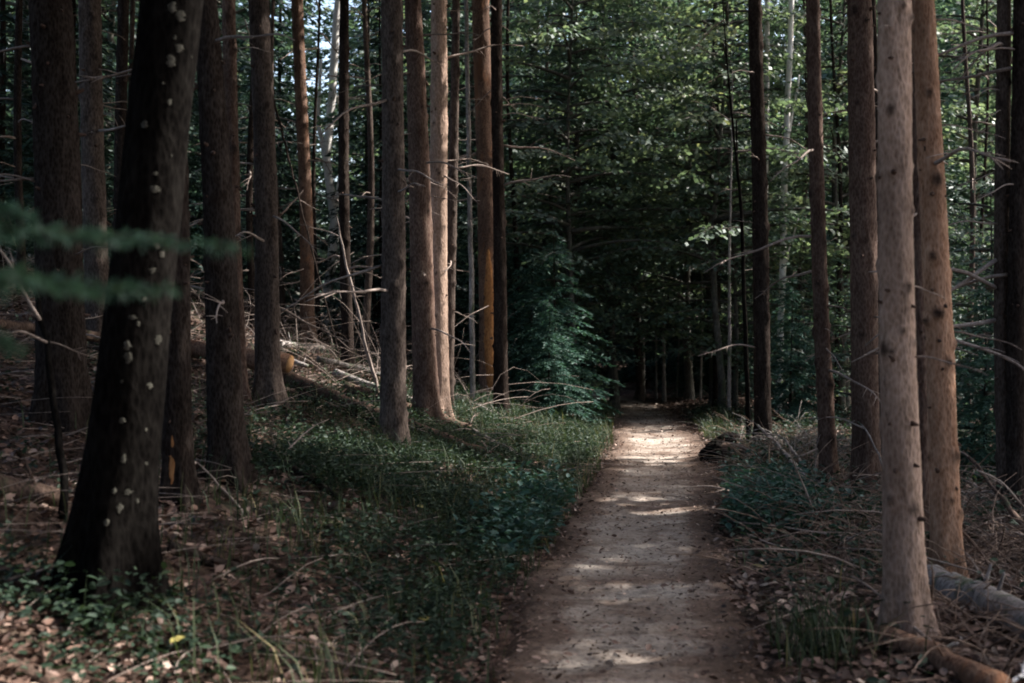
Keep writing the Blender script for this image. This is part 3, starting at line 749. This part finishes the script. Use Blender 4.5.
# shade trees added just outside the view: their crowns shade the path and the bank
for i, (X, Y, rr) in enumerate(((-4.5, 1.5, 2.6), (-7, 5, 2.8), (-9, 10, 2.8), (-11, 15, 3), (-2.5, -2, 2.6), (3.0, -1.5, 2.6), (-.8, -3.2, 3), (1.8, -4, 3), (4.8, -4.5, 3), (.9, -.6, 2.6), (9.2, 9.3, 2.6), (10.3, 12.3, 2.6), (11.2, 15.8, 2.4),
                               (13, 9, 2.6), (14, 13, 2.6), (10, 4, 2.6), (.3, -5, 3), (-6.5, 0, 3), (-6.6, 13, 2.6), (-2.6, 3.3, 3.5), (-4.4, 7.6, 2.8), (-1.6, .8, 3.2), (-3.4, -.5, 3), (-8, 18, 2.6), (12.5, 5, 2.6), (15.5, 16.5, 2.5), (-12, 9, 3), (-13, 20, 3))):
    rng = np.random.default_rng(900+i)
    b = np.array([X, Y, gz(X, Y)]); hh = rng.uniform(15, 19)
    vis = abs(X/max(Y, .1)) < .44 and Y > 1
    root = thing('spruce_tree', 'unseen tall spruce added so its dark crown shades the trunks' if not vis else 'slim tall spruce stem lost among the leaves and trunks', 'tree', b, 'unseen tall spruces added to shade the wood')
    tk = Trunk(b, rng.normal()*.01, .11 if not vis else .07, .004, hh, .02, i*.9, .3, .2)
    link('trunk', tk.mesh('trunk', True, 14, .12, 6), M['spruce_dark'], root)
    P, D, Nn, L, W, v = spruce_foliage(rng, 7.5, hh-.2, rr*1.1, .5, 7, .36, .115)
    kk = shade_keep(P+b, rng)
    link('crown', leaf_mesh('crown', P[kk], D[kk], Nn[kk], L[kk], W[kk], v[kk]), M['needles'], root)

for X, Y, s_ in ((-5, -5, 1), (-2, -8, 1.1), (2, -9, 1.1), (5, -6, 1), (-8, -4, 1), (7.5, -3, 1), (0, -13, 1.2), (-10, 0, 1.1), (4, -12, 1.2), (-5, -11, 1.2), (9, -8, 1.1)):  # unseen spruces added behind the camera to block sky light from there
    conifer(C_BIG, X, Y, 'unseen bushy spruce added to block sky light beyond the near end of the path', s_, group='unseen bushy spruces added round the near end of the path')

# ------------------------------------------------------------------ the far wood: one mass
def mass(name, label, items, mat):
    VV = []; vr = []
    for lv, X, Y, s, a in items:
        P, D, Nn, L, W, v = lv; c, sn = math.cos(a), math.sin(a); Rm = np.array([[c, -sn, 0], [sn, c, 0], [0, 0, 1]])
        pick = R.random(len(P)) < .75
        V = leaf_arrays(P[pick], D[pick], Nn[pick], L[pick]*1.25, W[pick]*1.25)@Rm.T*s+np.array([X, Y, gz(X, Y)-.2])
        VV.append(V); vr.append(v[pick])
    V = np.concatenate(VV); n = len(V)//4
    me = mesh_np(name, V, np.arange(4*n), np.full(n, 4), {'var': ('FACE', np.concatenate(vr))})
    return tag(link(name, me, M[mat]), label, None, None, 'stuff')
it = []; it2 = []
for k in range(115):
    Y = R.uniform(31, 72); X = R.uniform(-.52, .56)*Y
    if abs(X-2) < 3 and Y < 44: continue
    s = R.uniform(1.0, 1.5)*(1+(Y-31)/70)
    if min(abs(CX+X/Y*F-332), abs(CX+X/Y*F-780)) < 8+1.7*s/Y*F: continue
    if X < -2: (it if R.random() < .65 else it2).append((C_BIG[2] if R.random() < .65 else B_HIGH[3], X, Y, s, R.random()*6.28))
    else: it2.append(((B_HIGH, B_OPEN, B_LOW)[R.integers(3)][3], X, Y, s*1.1, R.random()*6.28))
for k in range(34):
    Y = R.uniform(34, 60); X = R.uniform(-.5, .5)*Y
    it.append((C_MID[2], X, Y, R.uniform(1., 1.4), R.random()*6.28))
for k in range(46):
    Y = R.uniform(74, 95); X = -.55*Y+k/45*1.12*Y
    if min(abs(CX+X/Y*F-332), abs(CX+X/Y*F-780)) < 26: continue
    it.append((C_BIG[2], X, Y, R.uniform(1.9, 2.5), R.random()*6.28))
mass('forest', 'far dark conifers closing the wood behind the trees', it, 'needles')
mass('forest', 'far broadleaf foliage of the wood seen between the trunks', it2, 'beech_leaf')

# ------------------------------------------------------------------ logs and sticks
def log(name, label, a, b, w0, w1, mat, cat='log', group=None, sag=0., end=None, stubs=3, n=14, seed=0, lift=None, twig=0, curve=0.):
    """a fallen log between two points, thickness in metres"""
    a = np.asarray(a, float); b = np.asarray(b, float); rng = np.random.default_rng(seed+int(abs(a[0]*100)))
    L = np.linalg.norm(b-a); m = max(8, int(L/.12)); t = np.linspace(0, 1, m)
    line = a[None]*(1-t[:, None])+b[None]*t[:, None]; line[:, 2] -= sag*np.sin(np.pi*t)
    side = nrm(np.cross(b-a, [0, 0, 1.])); line += side[None]*(curve*np.sin(np.pi*t)+.012*np.sin(t*9+seed))[:, None]
    line[1:-1] += rng.normal(0, .006+.02*w0*.3, (m-2, 3))
    root = thing(name, label, cat, tuple(line[m//2]), group); o = line[m//2]
    mb = MB(); rr = (w0*(1-t)+w1*t)/2*(1+.06*np.sin(t*L*5+seed)+rng.normal(0, .03, m))
    V, f = tube(line-o, rr, n); V = V+rng.normal(0, w0*.018, V.shape); mb.add(V, f)
    for k in range(stubs):
        i = rng.integers(1, m-1); d = nrm(rng.normal(0, 1, 3)+np.array([0, 0, .6])); ln = rng.uniform(.04, .16)+w0*.5
        mb.tube(np.stack([line[i]-o, line[i]-o+d*ln]), [w0*.10, w0*.04], 6)
    link('trunk' if w0 > .07 else 'stem', mb.mesh(name), M[mat], root)
    if end is not None:
        p = line[-1] if end == 1 else line[0]; dr = nrm(line[-1]-line[-2]) if end == 1 else nrm(line[0]-line[1])
        r = rr[-1] if end == 1 else rr[0]; u = nrm(np.cross(dr, [0, 0, 1.])); v = np.cross(dr, u)
        ang = np.linspace(0, 6.283, n, endpoint=False); V = [p-o+dr*.008]+[p-o+dr*.004+(u*math.cos(x)+v*math.sin(x))*r*.96 for x in ang]
        V += [p-o-dr*.02+(u*math.cos(x)+v*math.sin(x))*r*.9 for x in ang]
        f = [[0, 1+i, 1+(i+1) % n] for i in range(n)]+[[1+i, 1+n+i, 1+n+(i+1) % n, 1+(i+1) % n] for i in range(n)]
        mb = MB(); mb.add(np.array(V), f); link('sawn_end', mb.mesh('sawn_end', False), M['sawn'], root)['label'] = 'round orange sawn face'
    for k in range(twig):
        i = rng.integers(1, m); q_ = link('side_twig', DEAD[int(rng.integers(10))], None, root); s = rng.uniform(.25, .8)
        q_.location = line[i]-o; q_.rotation_euler = (rng.normal()*.6, rng.normal()*.5-.2, rng.random()*6.28); q_.scale = (s, s, s)
    return root
def gp(x, y, up=0.):
    p = on_ground(x, y); p[2] += up; return p

log('fallen_log', 'long fallen log on the left slope with its round sawn end facing the path', at(-40, 312, 14.2), at(290, 364, 13.0), .15, .21, 'log_orange', end=1, stubs=6, twig=3)
log('fallen_log', 'thin dark fallen log slanting down the bank before the middle trunks', gp(280, 388, .14), gp(548, 484, .10), .16, .10, 'log_bark', stubs=8, twig=3, curve=.15)
log('fallen_log', 'short dark log lying at the left edge among dead leaves', gp(-30, 492, .04), gp(66, 506, .04), .13, .11, 'log_bark')
log('fallen_branch', 'dark rotten branch lying on the leaves right of the black tree foot', gp(168, 552, .03), gp(256, 578, .02), .07, .05, 'spruce_dark', 'branch')
log('fallen_branch', 'blurred brown branch in the bottom left corner', gp(-25, 664, .03), gp(58, 694, .02), .09, .07, 'log_bark', 'branch')
log('fallen_log', 'peeling orange-brown log at the foot of the pale front trunk', gp(866, 633, .05), gp(1000, 700, .05), .075, .13, 'log_orange', stubs=3)
log('fallen_log', 'thick grey weathered log half buried in brush at the lower right', gp(925, 590, .08), gp(1045, 650, .10), .16, .19, 'grey_wood', stubs=4)
log('fallen_log', 'grey rotten log with a dark broken end by the right side of the path', gp(716, 459, .09), gp(792, 466, .08), .24, .20, 'log_bark', stubs=6, twig=2)
log('root_clump', 'black broken root clump at the path end of the rotten log', gp(708, 463, .07), gp(730, 456, .15), .24, .34, 'black_bark', 'root', stubs=9)
HG = 'grey dead wood heaped by the young spruce'
log('fallen_log', 'whitish short log at the top of the dead wood heap', gp(505, 396, .22), gp(556, 396, .22), .12, .10, 'grey_wood', group=HG)
log('fallen_branch', 'black curved root arching over the dead wood heap', gp(516, 393, .12), gp(566, 398, .5), .10, .05, 'spruce_dark', 'branch', HG, sag=-.12)
log('fallen_log', 'grey log with a drooping broken end low in the dead wood heap', gp(524, 404, .10), gp(566, 411, .16), .10, .08, 'grey_wood', group=HG, stubs=6)
log('fallen_branch', 'pale straight branch lying across the foot of the dead wood heap', gp(440, 384, .1), gp(538, 401, .1), .09, .06, 'grey_wood', 'branch', HG)
log('fallen_branch', 'pale branch crossing the slope between the straight brown and thin dark trunks', gp(335, 380, .1), gp(425, 412, .08), .10, .06, 'grey_wood', 'branch', 'pale dead branches on the slope', twig=3)
log('fallen_branch', 'second pale branch lying just above the first on the slope', gp(318, 366, .1), gp(404, 386, .1), .08, .06, 'grey_wood', 'branch', 'pale dead branches on the slope', twig=3)
log('fallen_branch', 'whitish branches by the foot of the slender tan trunk', gp(270, 352, .12), gp(322, 356, .12), .12, .08, 'grey_wood', 'branch', 'pale dead branches on the slope', twig=2)
log('fallen_branch', 'small pale branch left of the slender tan trunk foot', gp(268, 362, .1), gp(308, 374, .1), .07, .05, 'grey_wood', 'branch', 'pale dead branches on the slope')
log('fallen_branch', 'dark branch slanting across the plants above the middle of the left bank', gp(270, 470, .10), gp(345, 512, .08), .07, .04, 'spruce_dark', 'branch', twig=4)
log('fallen_branch', 'pale stick lying at the grass edge by the path left side', gp(470, 440, .14), gp(540, 478, .10), .05, .03, 'grey_wood', 'branch', twig=2)
log('fallen_log', 'dark rough log lying behind the straight brown and red-brown trunks', gp(345, 398, .12), gp(470, 438, .10), .17, .12, 'log_bark', twig=4)
log('fallen_branch', 'grey broken branch beside the foot of the orange stripped trunk', gp(455, 408, .15), gp(512, 428, .1), .07, .04, 'grey_wood', 'branch', twig=3)
log('fallen_log', 'dark thin log crossing behind the wide brown trunk at the left edge', at(-20, 322, 10.2), gp(150, 352, .1), .09, .12, 'log_bark', twig=4)
log('fallen_branch', 'dark bare branch on the slope between the sawn log and the straight brown trunk', gp(300, 402, .08), gp(378, 430, .06), .08, .05, 'spruce_dark', 'branch', twig=5)
log('fallen_branch', 'grey forked branch lying right of the straight brown trunk foot', gp(410, 440, .1), gp(500, 462, .08), .05, .03, 'grey_wood', 'branch', twig=5)
# leaning sticks
def stick(label, a, b, w, mat='dead_twig', twig=2, sag=0., curve=.05, group='dead sticks leaning among the trunks'):
    return log('dead_stick', label, a, b, w, w*.5, mat, 'stick', group, sag=sag, stubs=1, n=7, twig=twig, curve=curve)
stick('brown dead stick leaning against the straight brown trunk', gp(380, 400), at(336, 215, 14.6), .045)
stick('long thin dark stick slanting down behind the slender tan trunk', at(258, 30, 18), gp(345, 372), .04, 'spruce_dark')
stick('short pale stick leaning right against the slender tan trunk', at(277, 218, 19), at(303, 190, 19.3), .035)
stick('pale thin stick stuck in the plants right of the black tree', gp(245, 520), at(196, 462, 7.6), .02)
stick('upright twisted dark stick left of the black tree foot', gp(62, 520), at(30, 280, 6.8), .05, 'black_bark', 3)
BG = 'dead branches tangled right of the path'
for lb, a, b, w, m_, tw in (
    ('grey branch arching over the brush from the rotten log', gp(838, 520, .0), at(757, 425, 14.5), .06, 'grey_wood', 3),
    ('dark branch lying from the brush toward the pale front trunk', gp(742, 505, .12), at(892, 545, 8.2), .045, 'log_bark', 4),
    ('long dark branch low before the pale front trunk', at(745, 545, 8.6), at(884, 578, 7.6), .04, 'log_bark', 4),
    ('bent pale branch curving down between the two red-brown trunks', gp(828, 505, .02), at(775, 432, 13.5), .04, 'grey_wood', 4),
    ('dead branch slanting to the ground right of the orange trunk', gp(1030, 560, .1), at(962, 452, 9.5), .045, 'log_bark', 3),
    ('dark stick with a pale tip rising from the grey log', gp(1000, 620, .05), at(975, 578, 6.6), .035, 'spruce_dark', 1),
    ('thin white stick in the bottom right corner', gp(1002, 690, .0), at(1030, 630, 5.4), .022, 'birch', 0),
    ('reddish dead branch above the brush at the right edge', at(968, 560, 8.6), at(1034, 524, 8.2), .03, 'dead_twig', 4),
    ('pale thin branch leaning on the knobbly brown trunk', gp(905, 520, .05), at(856, 420, 11.2), .025, 'grey_wood', 2),
    ('short forked stick before the peeling log', gp(925, 655, .02), at(960, 637, 5.8), .022, 'grey_wood', 1),
    ('brown branch crossing the brush below the knobbly trunk', at(790, 500, 10.8), gp(905, 560, .1), .035, 'log_bark', 4)):
    stick(lb, a, b, w, m_, tw, group=BG)

# ------------------------------------------------------------------ ground cover
def region(n, x0, x1, y0, y1, power=1.5):
    Y = y0+(y1-y0)*R.random(n)**power; X = x0+(x1-x0)*R.random(n)
    return X, Y
def in_view(X, Y, m=1.0): return (np.abs(X) < .46*Y+m)

# fallen leaves
def scatter_litter():
    X, Y = region(210000, -9, 7.5, 2.8, 26, 1.8)
    le, re = left_edge(Y), right_edge(Y)
    onp = (X > le+.05) & (X < re-.05)
    dn = .9+.6*vnoise(X, Y, 1.1, 1)
    s = (X-le)/(re-le); pathd = .05+.12*np.clip(vnoise(X, Y, 1.6, 3), 0, 1)+.75*np.exp(-np.minimum(s, 1-s)/.09)
    pr = np.where(onp, pathd, dn)
    right = X > re
    pr = np.where(right, .75+.35*vnoise(X, Y, 1.3, 4)+.3*(X-re < 1.0), pr)
    k = (R.random(len(X)) < pr) & in_view(X, Y)
    return X[k], Y[k], onp[k]
X, Y, onp = scatter_litter(); n = len(X)
a = R.random(n)*6.28
D = np.stack([np.cos(a), np.sin(a), R.normal(0, .22, n)], -1); Nn = np.array([0, 0, 1.])+R.normal(0, .38, (n, 3))
L = R.uniform(.03, .07, n)*np.where(onp, .75, 1)
Z = np.where(onp, .040, ground(X, Y)+.012)+R.random(n)*.022*np.where(onp, .3, 1)
var = np.clip(R.beta(1.6, 2.2, n)*1.05+.18*vnoise(X, Y, .9, 9), 0, 1)
tag(link('fallen_leaves', fold_leaf_mesh('fallen_leaves', np.stack([X, Y, Z], -1), D, Nn, L, L*R.uniform(.45, .7, n), var, .2, .2), M['litter']),
    'brown and pinkish fallen leaves littering the ground', None, None, 'stuff')
X, Y = region(26000, -.3, 3.6, 4, 24, 1.5); le, re = left_edge(Y), right_edge(Y)
k = (X > le+.02) & (X < re-.02); X = X[k]; Y = Y[k]; s_ = (X-left_edge(Y))/(right_edge(Y)-left_edge(Y))
k = R.random(len(X)) < .6+.65*np.abs(2*s_-1)**1.5+.3*vnoise(X, Y, 1.3, 2); X = X[k]; Y = Y[k]; n = len(X); a = R.random(n)*6.28
tag(link('leaf_crumbs', fold_leaf_mesh('leaf_crumbs', np.stack([X, Y, .044+.016*R.random(n)], -1), np.stack([np.cos(a), np.sin(a), R.normal(0, .2, n)], -1), np.array([0, 0, 1.])+R.normal(0, .5, (n, 3)),
    R.uniform(.008, .03, n), R.uniform(.006, .014, n), np.clip(R.beta(1.2, 2, n), 0, 1), .2, .1), M['litter']), 'crumbled leaf bits and grit on the dirt path', None, None, 'stuff')
# few yellow leaves
yp = [gp(x, y, .10) for x, y in ((430, 640), (442, 652), (425, 520), (170, 668), (765, 583))]
yp = np.array(yp); n = len(yp); a = R.random(n)*6.28
tag(link('fallen_leaves', fold_leaf_mesh('fallen_leaves', yp, np.stack([np.cos(a), np.sin(a), 0*a], -1), np.array([0, -.5, 1.])+R.normal(0, .2, (n, 3)), R.uniform(.06, .085, n), R.uniform(.035, .05, n), R.random(n), .15, .1), M['yellow_leaf']),
    'scattered yellow fallen leaves on the bank and path edge', None, None, 'stuff')

# low leafy plants
def herbs(name, label, X, Y, hmin, hmax, per, lsz, mat, spread=.10):
    n = len(X); H = R.uniform(hmin, hmax, n); idx = np.repeat(np.arange(n), per); m = len(idx)
    a = R.random(m)*6.28; t = R.random(m)**.6; rr = spread*(.35+.65*t)*R.uniform(.3, 1.2, m)
    hz = np.stack([np.cos(a), np.sin(a), 0*a], -1)
    P = np.stack([X[idx], Y[idx], ground(X[idx], Y[idx])], -1)+hz*rr[:, None]+np.array([0, 0, 1.])*(H[idx]*t)[:, None]
    D = hz+np.array([0, 0, .25])+R.normal(0, .3, (m, 3)); Nn = np.array([0, 0, 1.])+R.normal(0, .35, (m, 3))
    L = lsz*R.uniform(.6, 1.4, m); v = np.clip(R.normal(.45, .2, m)+.2*vnoise(X[idx], Y[idx], 1.5, 7), 0, 1)
    return tag(link(name, fold_leaf_mesh(name, P, D, Nn, L, L*R.uniform(.4, .65, m), v, .15, -.15), M[mat]), label, None, None, 'stuff')
X, Y = region(46000, -5, 2.2, 4.2, 24, 1.5)
le = left_edge(Y); dl = le-X
pr = np.clip(.75+.7*vnoise(X, Y, .9, 2.2), 0, 1)*np.clip(dl/.12, 0, 1)*np.clip((3.4-dl)/1.4, 0.10, 1)*np.clip(.03+.5*np.clip((.35+.42*(Y-4.6)-dl)/.7, 0, 1)+np.clip((Y-8)/2, 0, .5), 0, 1)
k = (R.random(len(X)) < pr*.8) & (dl > -.05) & in_view(X, Y)
herbs('ground_plants', 'low dark green leafy plants covering the left bank', X[k], Y[k], .05, .24, 15, .038, 'herb')
X, Y = region(12000, .9, 7, 5, 22, 1.3)
re = right_edge(Y); dr = X-re
pr = np.clip(.62+.9*vnoise(X, Y, 1.0, 6.2), 0, 1)*np.clip((Y-6)/3, .12, 1)
k = (R.random(len(X)) < pr*.5) & (dr > .08) & in_view(X, Y)
herbs('ground_plants', 'low leafy plants growing through the brush right of the path', X[k], Y[k], .08, .3, 9, .055, 'herb', .13)
bx = R.normal(-1.75, .32, 90); by = R.normal(4.95, .16, 90)
herbs('ground_plants', 'low dark plants round the foot of the thick black tree', bx, by, .06, .26, 12, .04, 'herb', .10)
# teal leafy patches along the path edges
X = np.concatenate([R.normal(px(530, 8.6), .22, 160), R.normal(px(545, 10.3), .2, 160), R.normal(px(733, 10.0), .2, 190), R.normal(px(765, 10.8), .25, 160), R.normal(px(735, 11.8), .18, 80), R.normal(px(795, 9.5), .2, 70)])
Y = np.concatenate([R.normal(8.6, .5, 160), R.normal(10.3, .6, 160), R.normal(9.9, .5, 190), R.normal(10.8, .5, 160), R.normal(12, .4, 80), R.normal(9.5, .4, 70)])
k = ((X < left_edge(Y)-.04) | (X > right_edge(Y)+.05))
herbs('ground_plants', 'brighter teal leafy plants bordering both edges of the path', X[k], Y[k], .1, .34, 11, .06, 'needles_teal', .13)

# grass
def grass(name, label, X, Y, hmin, hmax, mat='grass', base=.25):
    n = len(X); H = R.uniform(hmin, hmax, n); a = R.random(n)*6.28; ln = R.uniform(.15, .8, n)*H
    b = np.stack([X, Y, ground(X, Y)-.01], -1); hz = np.stack([np.cos(a), np.sin(a), 0*a], -1); sd = np.stack([-np.sin(a), np.cos(a), 0*a], -1)*R.uniform(.0025, .005, n)[:, None]
    mid = b+hz*(ln*.3)[:, None]+np.array([0, 0, 1.])*(H*.6)[:, None]; tip = b+hz*ln[:, None]+np.array([0, 0, 1.])*(H*.95)[:, None]
    V = np.stack([b-sd, b+sd, mid+sd*.8, mid-sd*.8, tip], 1).reshape(-1, 3); o = np.arange(n)[:, None]*5
    fl = np.concatenate([o+np.array([[0, 1, 2, 3]]), o+np.array([[3, 2, 4]])], 1).reshape(-1)
    v = np.clip(R.normal(.45, .22, n)+base*vnoise(X, Y, 1.2, 3), 0, 1)
    return tag(link(name, mesh_np(name, V, fl, np.tile([4, 3], n), {'var': ('FACE', np.repeat(v, 2))}), M[mat]), label, None, None, 'stuff')
X, Y = region(60000, -3.5, 2.2, 4.5, 25, 1.0)
dl = left_edge(Y)-X
pr = np.clip(.45+.8*vnoise(X, Y, 1.4, .4), 0, 1)*np.clip((3.0-dl)/1.4, .05, 1)*np.clip((Y-5)/6, .3, 1)
k = (R.random(len(X)) < pr*1.3) & (dl > -.10) & in_view(X, Y)
grass('grass', 'grass and fine plants along the left edge of the path', X[k], Y[k], .08, .34)
X, Y = region(26000, 1, 6.5, 5, 22, 1.0)
dr = X-right_edge(Y)
pr = np.clip(.2+.9*vnoise(X, Y, 1.2, 2.4), 0, 1)*np.clip((1.6-dr)/1.0, .06, 1)*np.clip((Y-6)/4, .1, 1)
k = (R.random(len(X)) < pr) & (dr > -.08) & in_view(X, Y)
X = np.concatenate([X[k], R.normal(px(702, 18.2), .18, 500), R.normal(px(805, 6.2), .12, 300)]); Y = np.concatenate([Y[k], R.normal(18.2, .45, 500), R.normal(5.9, .15, 300)])
k = X > right_edge(Y)+.0
grass('grass', 'tufts of grass along the right edge of the path', X[k], Y[k], .08, .34)

# dry brush on the right, fallen twigs on the left
def brush(name, label, n, fx, mat, rmax, lmin, lmax, up):
    mb = MB(); c = 0
    while c < n:
        X, Y = fx()
        if not in_view(np.array(X), np.array(Y), .6): continue
        z = gz(X, Y); L = rnd.uniform(lmin, lmax); a = rnd.random()*6.28; e = rnd.uniform(*up); t = np.linspace(0, 1, 6)
        h = np.array([math.cos(a), math.sin(a), 0]); kx = rnd.gauss(0, .2)
        p = np.array([X, Y, z-.01])+h*(L*t*math.cos(e))[:, None]+np.array([-h[1], h[0], 0])*(L*kx*t**2)[:, None]+np.array([0, 0, 1.])*(L*(math.sin(e)*t-.45*math.sin(e)*t**2*rnd.uniform(.6, 2.2)))[:, None]
        p[:, 2] = np.maximum(p[:, 2], ground(p[:, 0], p[:, 1])+.008)
        r = rnd.uniform(.0025, rmax); mb.tube(p, np.linspace(r, r*.35, 6), 4); c += 1
    return tag(link(name, mb.mesh(name), M[mat]), label, None, None, 'stuff')
def fx_right():
    Y = 5.2+rnd.random()**1.2*11; re = float(right_edge(Y)); return re+.25+abs(rnd.gauss(0, 1))*1.7+(.5 if Y < 7 else 0), Y
brush('dry_brush', 'tangle of dry brown stems and brambles right of the path', 1900, fx_right, 'brush_stem', .0065, .25, 1.1, (.1, 1.2))
def fx_bracken():
    return (px(rnd.gauss(985, 45), 8.3), rnd.gauss(8.3, .7))
brush('dry_brush', 'reddish brown dead bracken heaped at the right edge behind the grey log', 420, fx_bracken, 'brush_stem', .009, .3, 1.0, (.2, 1.1))
def fx_long():
    Y = 6.5+rnd.random()*7; return float(right_edge(Y))+.6+rnd.random()*2.6, Y
brush('dry_brush', 'long bent dead sticks crossing the brush right of the path', 90, fx_long, 'dead_twig', .012, .9, 2.0, (.05, .6))
def fx_heap(): return px(rnd.gauss(790, 25), 14.5)+rnd.gauss(0, .1), rnd.gauss(14.3, .8)
brush('dry_brush', 'pale twig heap behind the brush by the rotten log', 220, fx_heap, 'grey_wood', .008, .4, 1.2, (.2, 1.2))
def fx_left():
    Y = 4+rnd.random()*18; le = float(left_edge(Y)); return le-.2-rnd.random()*(3+.25*Y), Y
brush('fallen_twigs', 'thin dead twigs strewn over the left slope', 900, fx_left, 'dead_twig', .007, .2, 1.0, (.0, .5))
def fx_stand():
    Y = 15+rnd.random()*9; return px(rnd.uniform(-20, 520), Y), Y
brush('dry_brush', 'fine dead stems standing in the dark wood up the left slope', 500, fx_stand, 'dead_twig', .008, .8, 2.4, (.2, 1.3))

# ------------------------------------------------------------------ camera, sun, sky
cam = bpy.data.cameras.new('Camera'); co = bpy.data.objects.new('Camera', cam); COL.objects.link(co)
co.location = (0, 0, EYE); co.rotation_euler = (math.pi/2, 0, 0)
cam.sensor_width = 36; cam.lens = F/1024*36; cam.shift_y = -(341.5-HY)/1024
cam.clip_start = .05; cam.clip_end = 1000
cam.dof.use_dof = True; cam.dof.focus_distance = 12.5; cam.dof.aperture_fstop = 2.3
S.camera = co
sl = bpy.data.lights.new('Sun', 'SUN'); so = bpy.data.objects.new('Sun', sl); COL.objects.link(so)
sl.energy = SUN_STRENGTH; sl.angle = math.radians(.55); sl.color = (1, .97, .93)
so.rotation_euler = Vector(SUN).to_track_quat('Z', 'Y').to_euler(); so.location = (20, 10, 30)
w = bpy.data.worlds.new('World'); S.world = w; w.use_nodes = True
nt = w.node_tree; bg = nt.nodes['Background']; sk = nt.nodes.new('ShaderNodeTexSky'); sk.sky_type = 'NISHITA'
sk.sun_disc = False; sk.sun_elevation = SUN_EL; sk.sun_rotation = SUN_AZ; sk.air_density = 1.0; sk.dust_density = 3.5; sk.ozone_density = .6
nt.links.new(sk.outputs[0], bg.inputs[0]); bg.inputs[1].default_value = SKY_STRENGTH
S.view_settings.view_transform = 'Standard'; S.view_settings.look = 'None'; S.view_settings.gamma = 1
S.view_settings.exposure = EXPOSURE; S.view_settings.use_curve_mapping = False
cy = S.cycles
cy.max_bounces = 6; cy.diffuse_bounces = 4; cy.glossy_bounces = 2; cy.transmission_bounces = 4; cy.transparent_max_bounces = 4
cy.caustics_reflective = False; cy.caustics_refractive = False; cy.use_denoising = True
cy.filter_width = 1.9
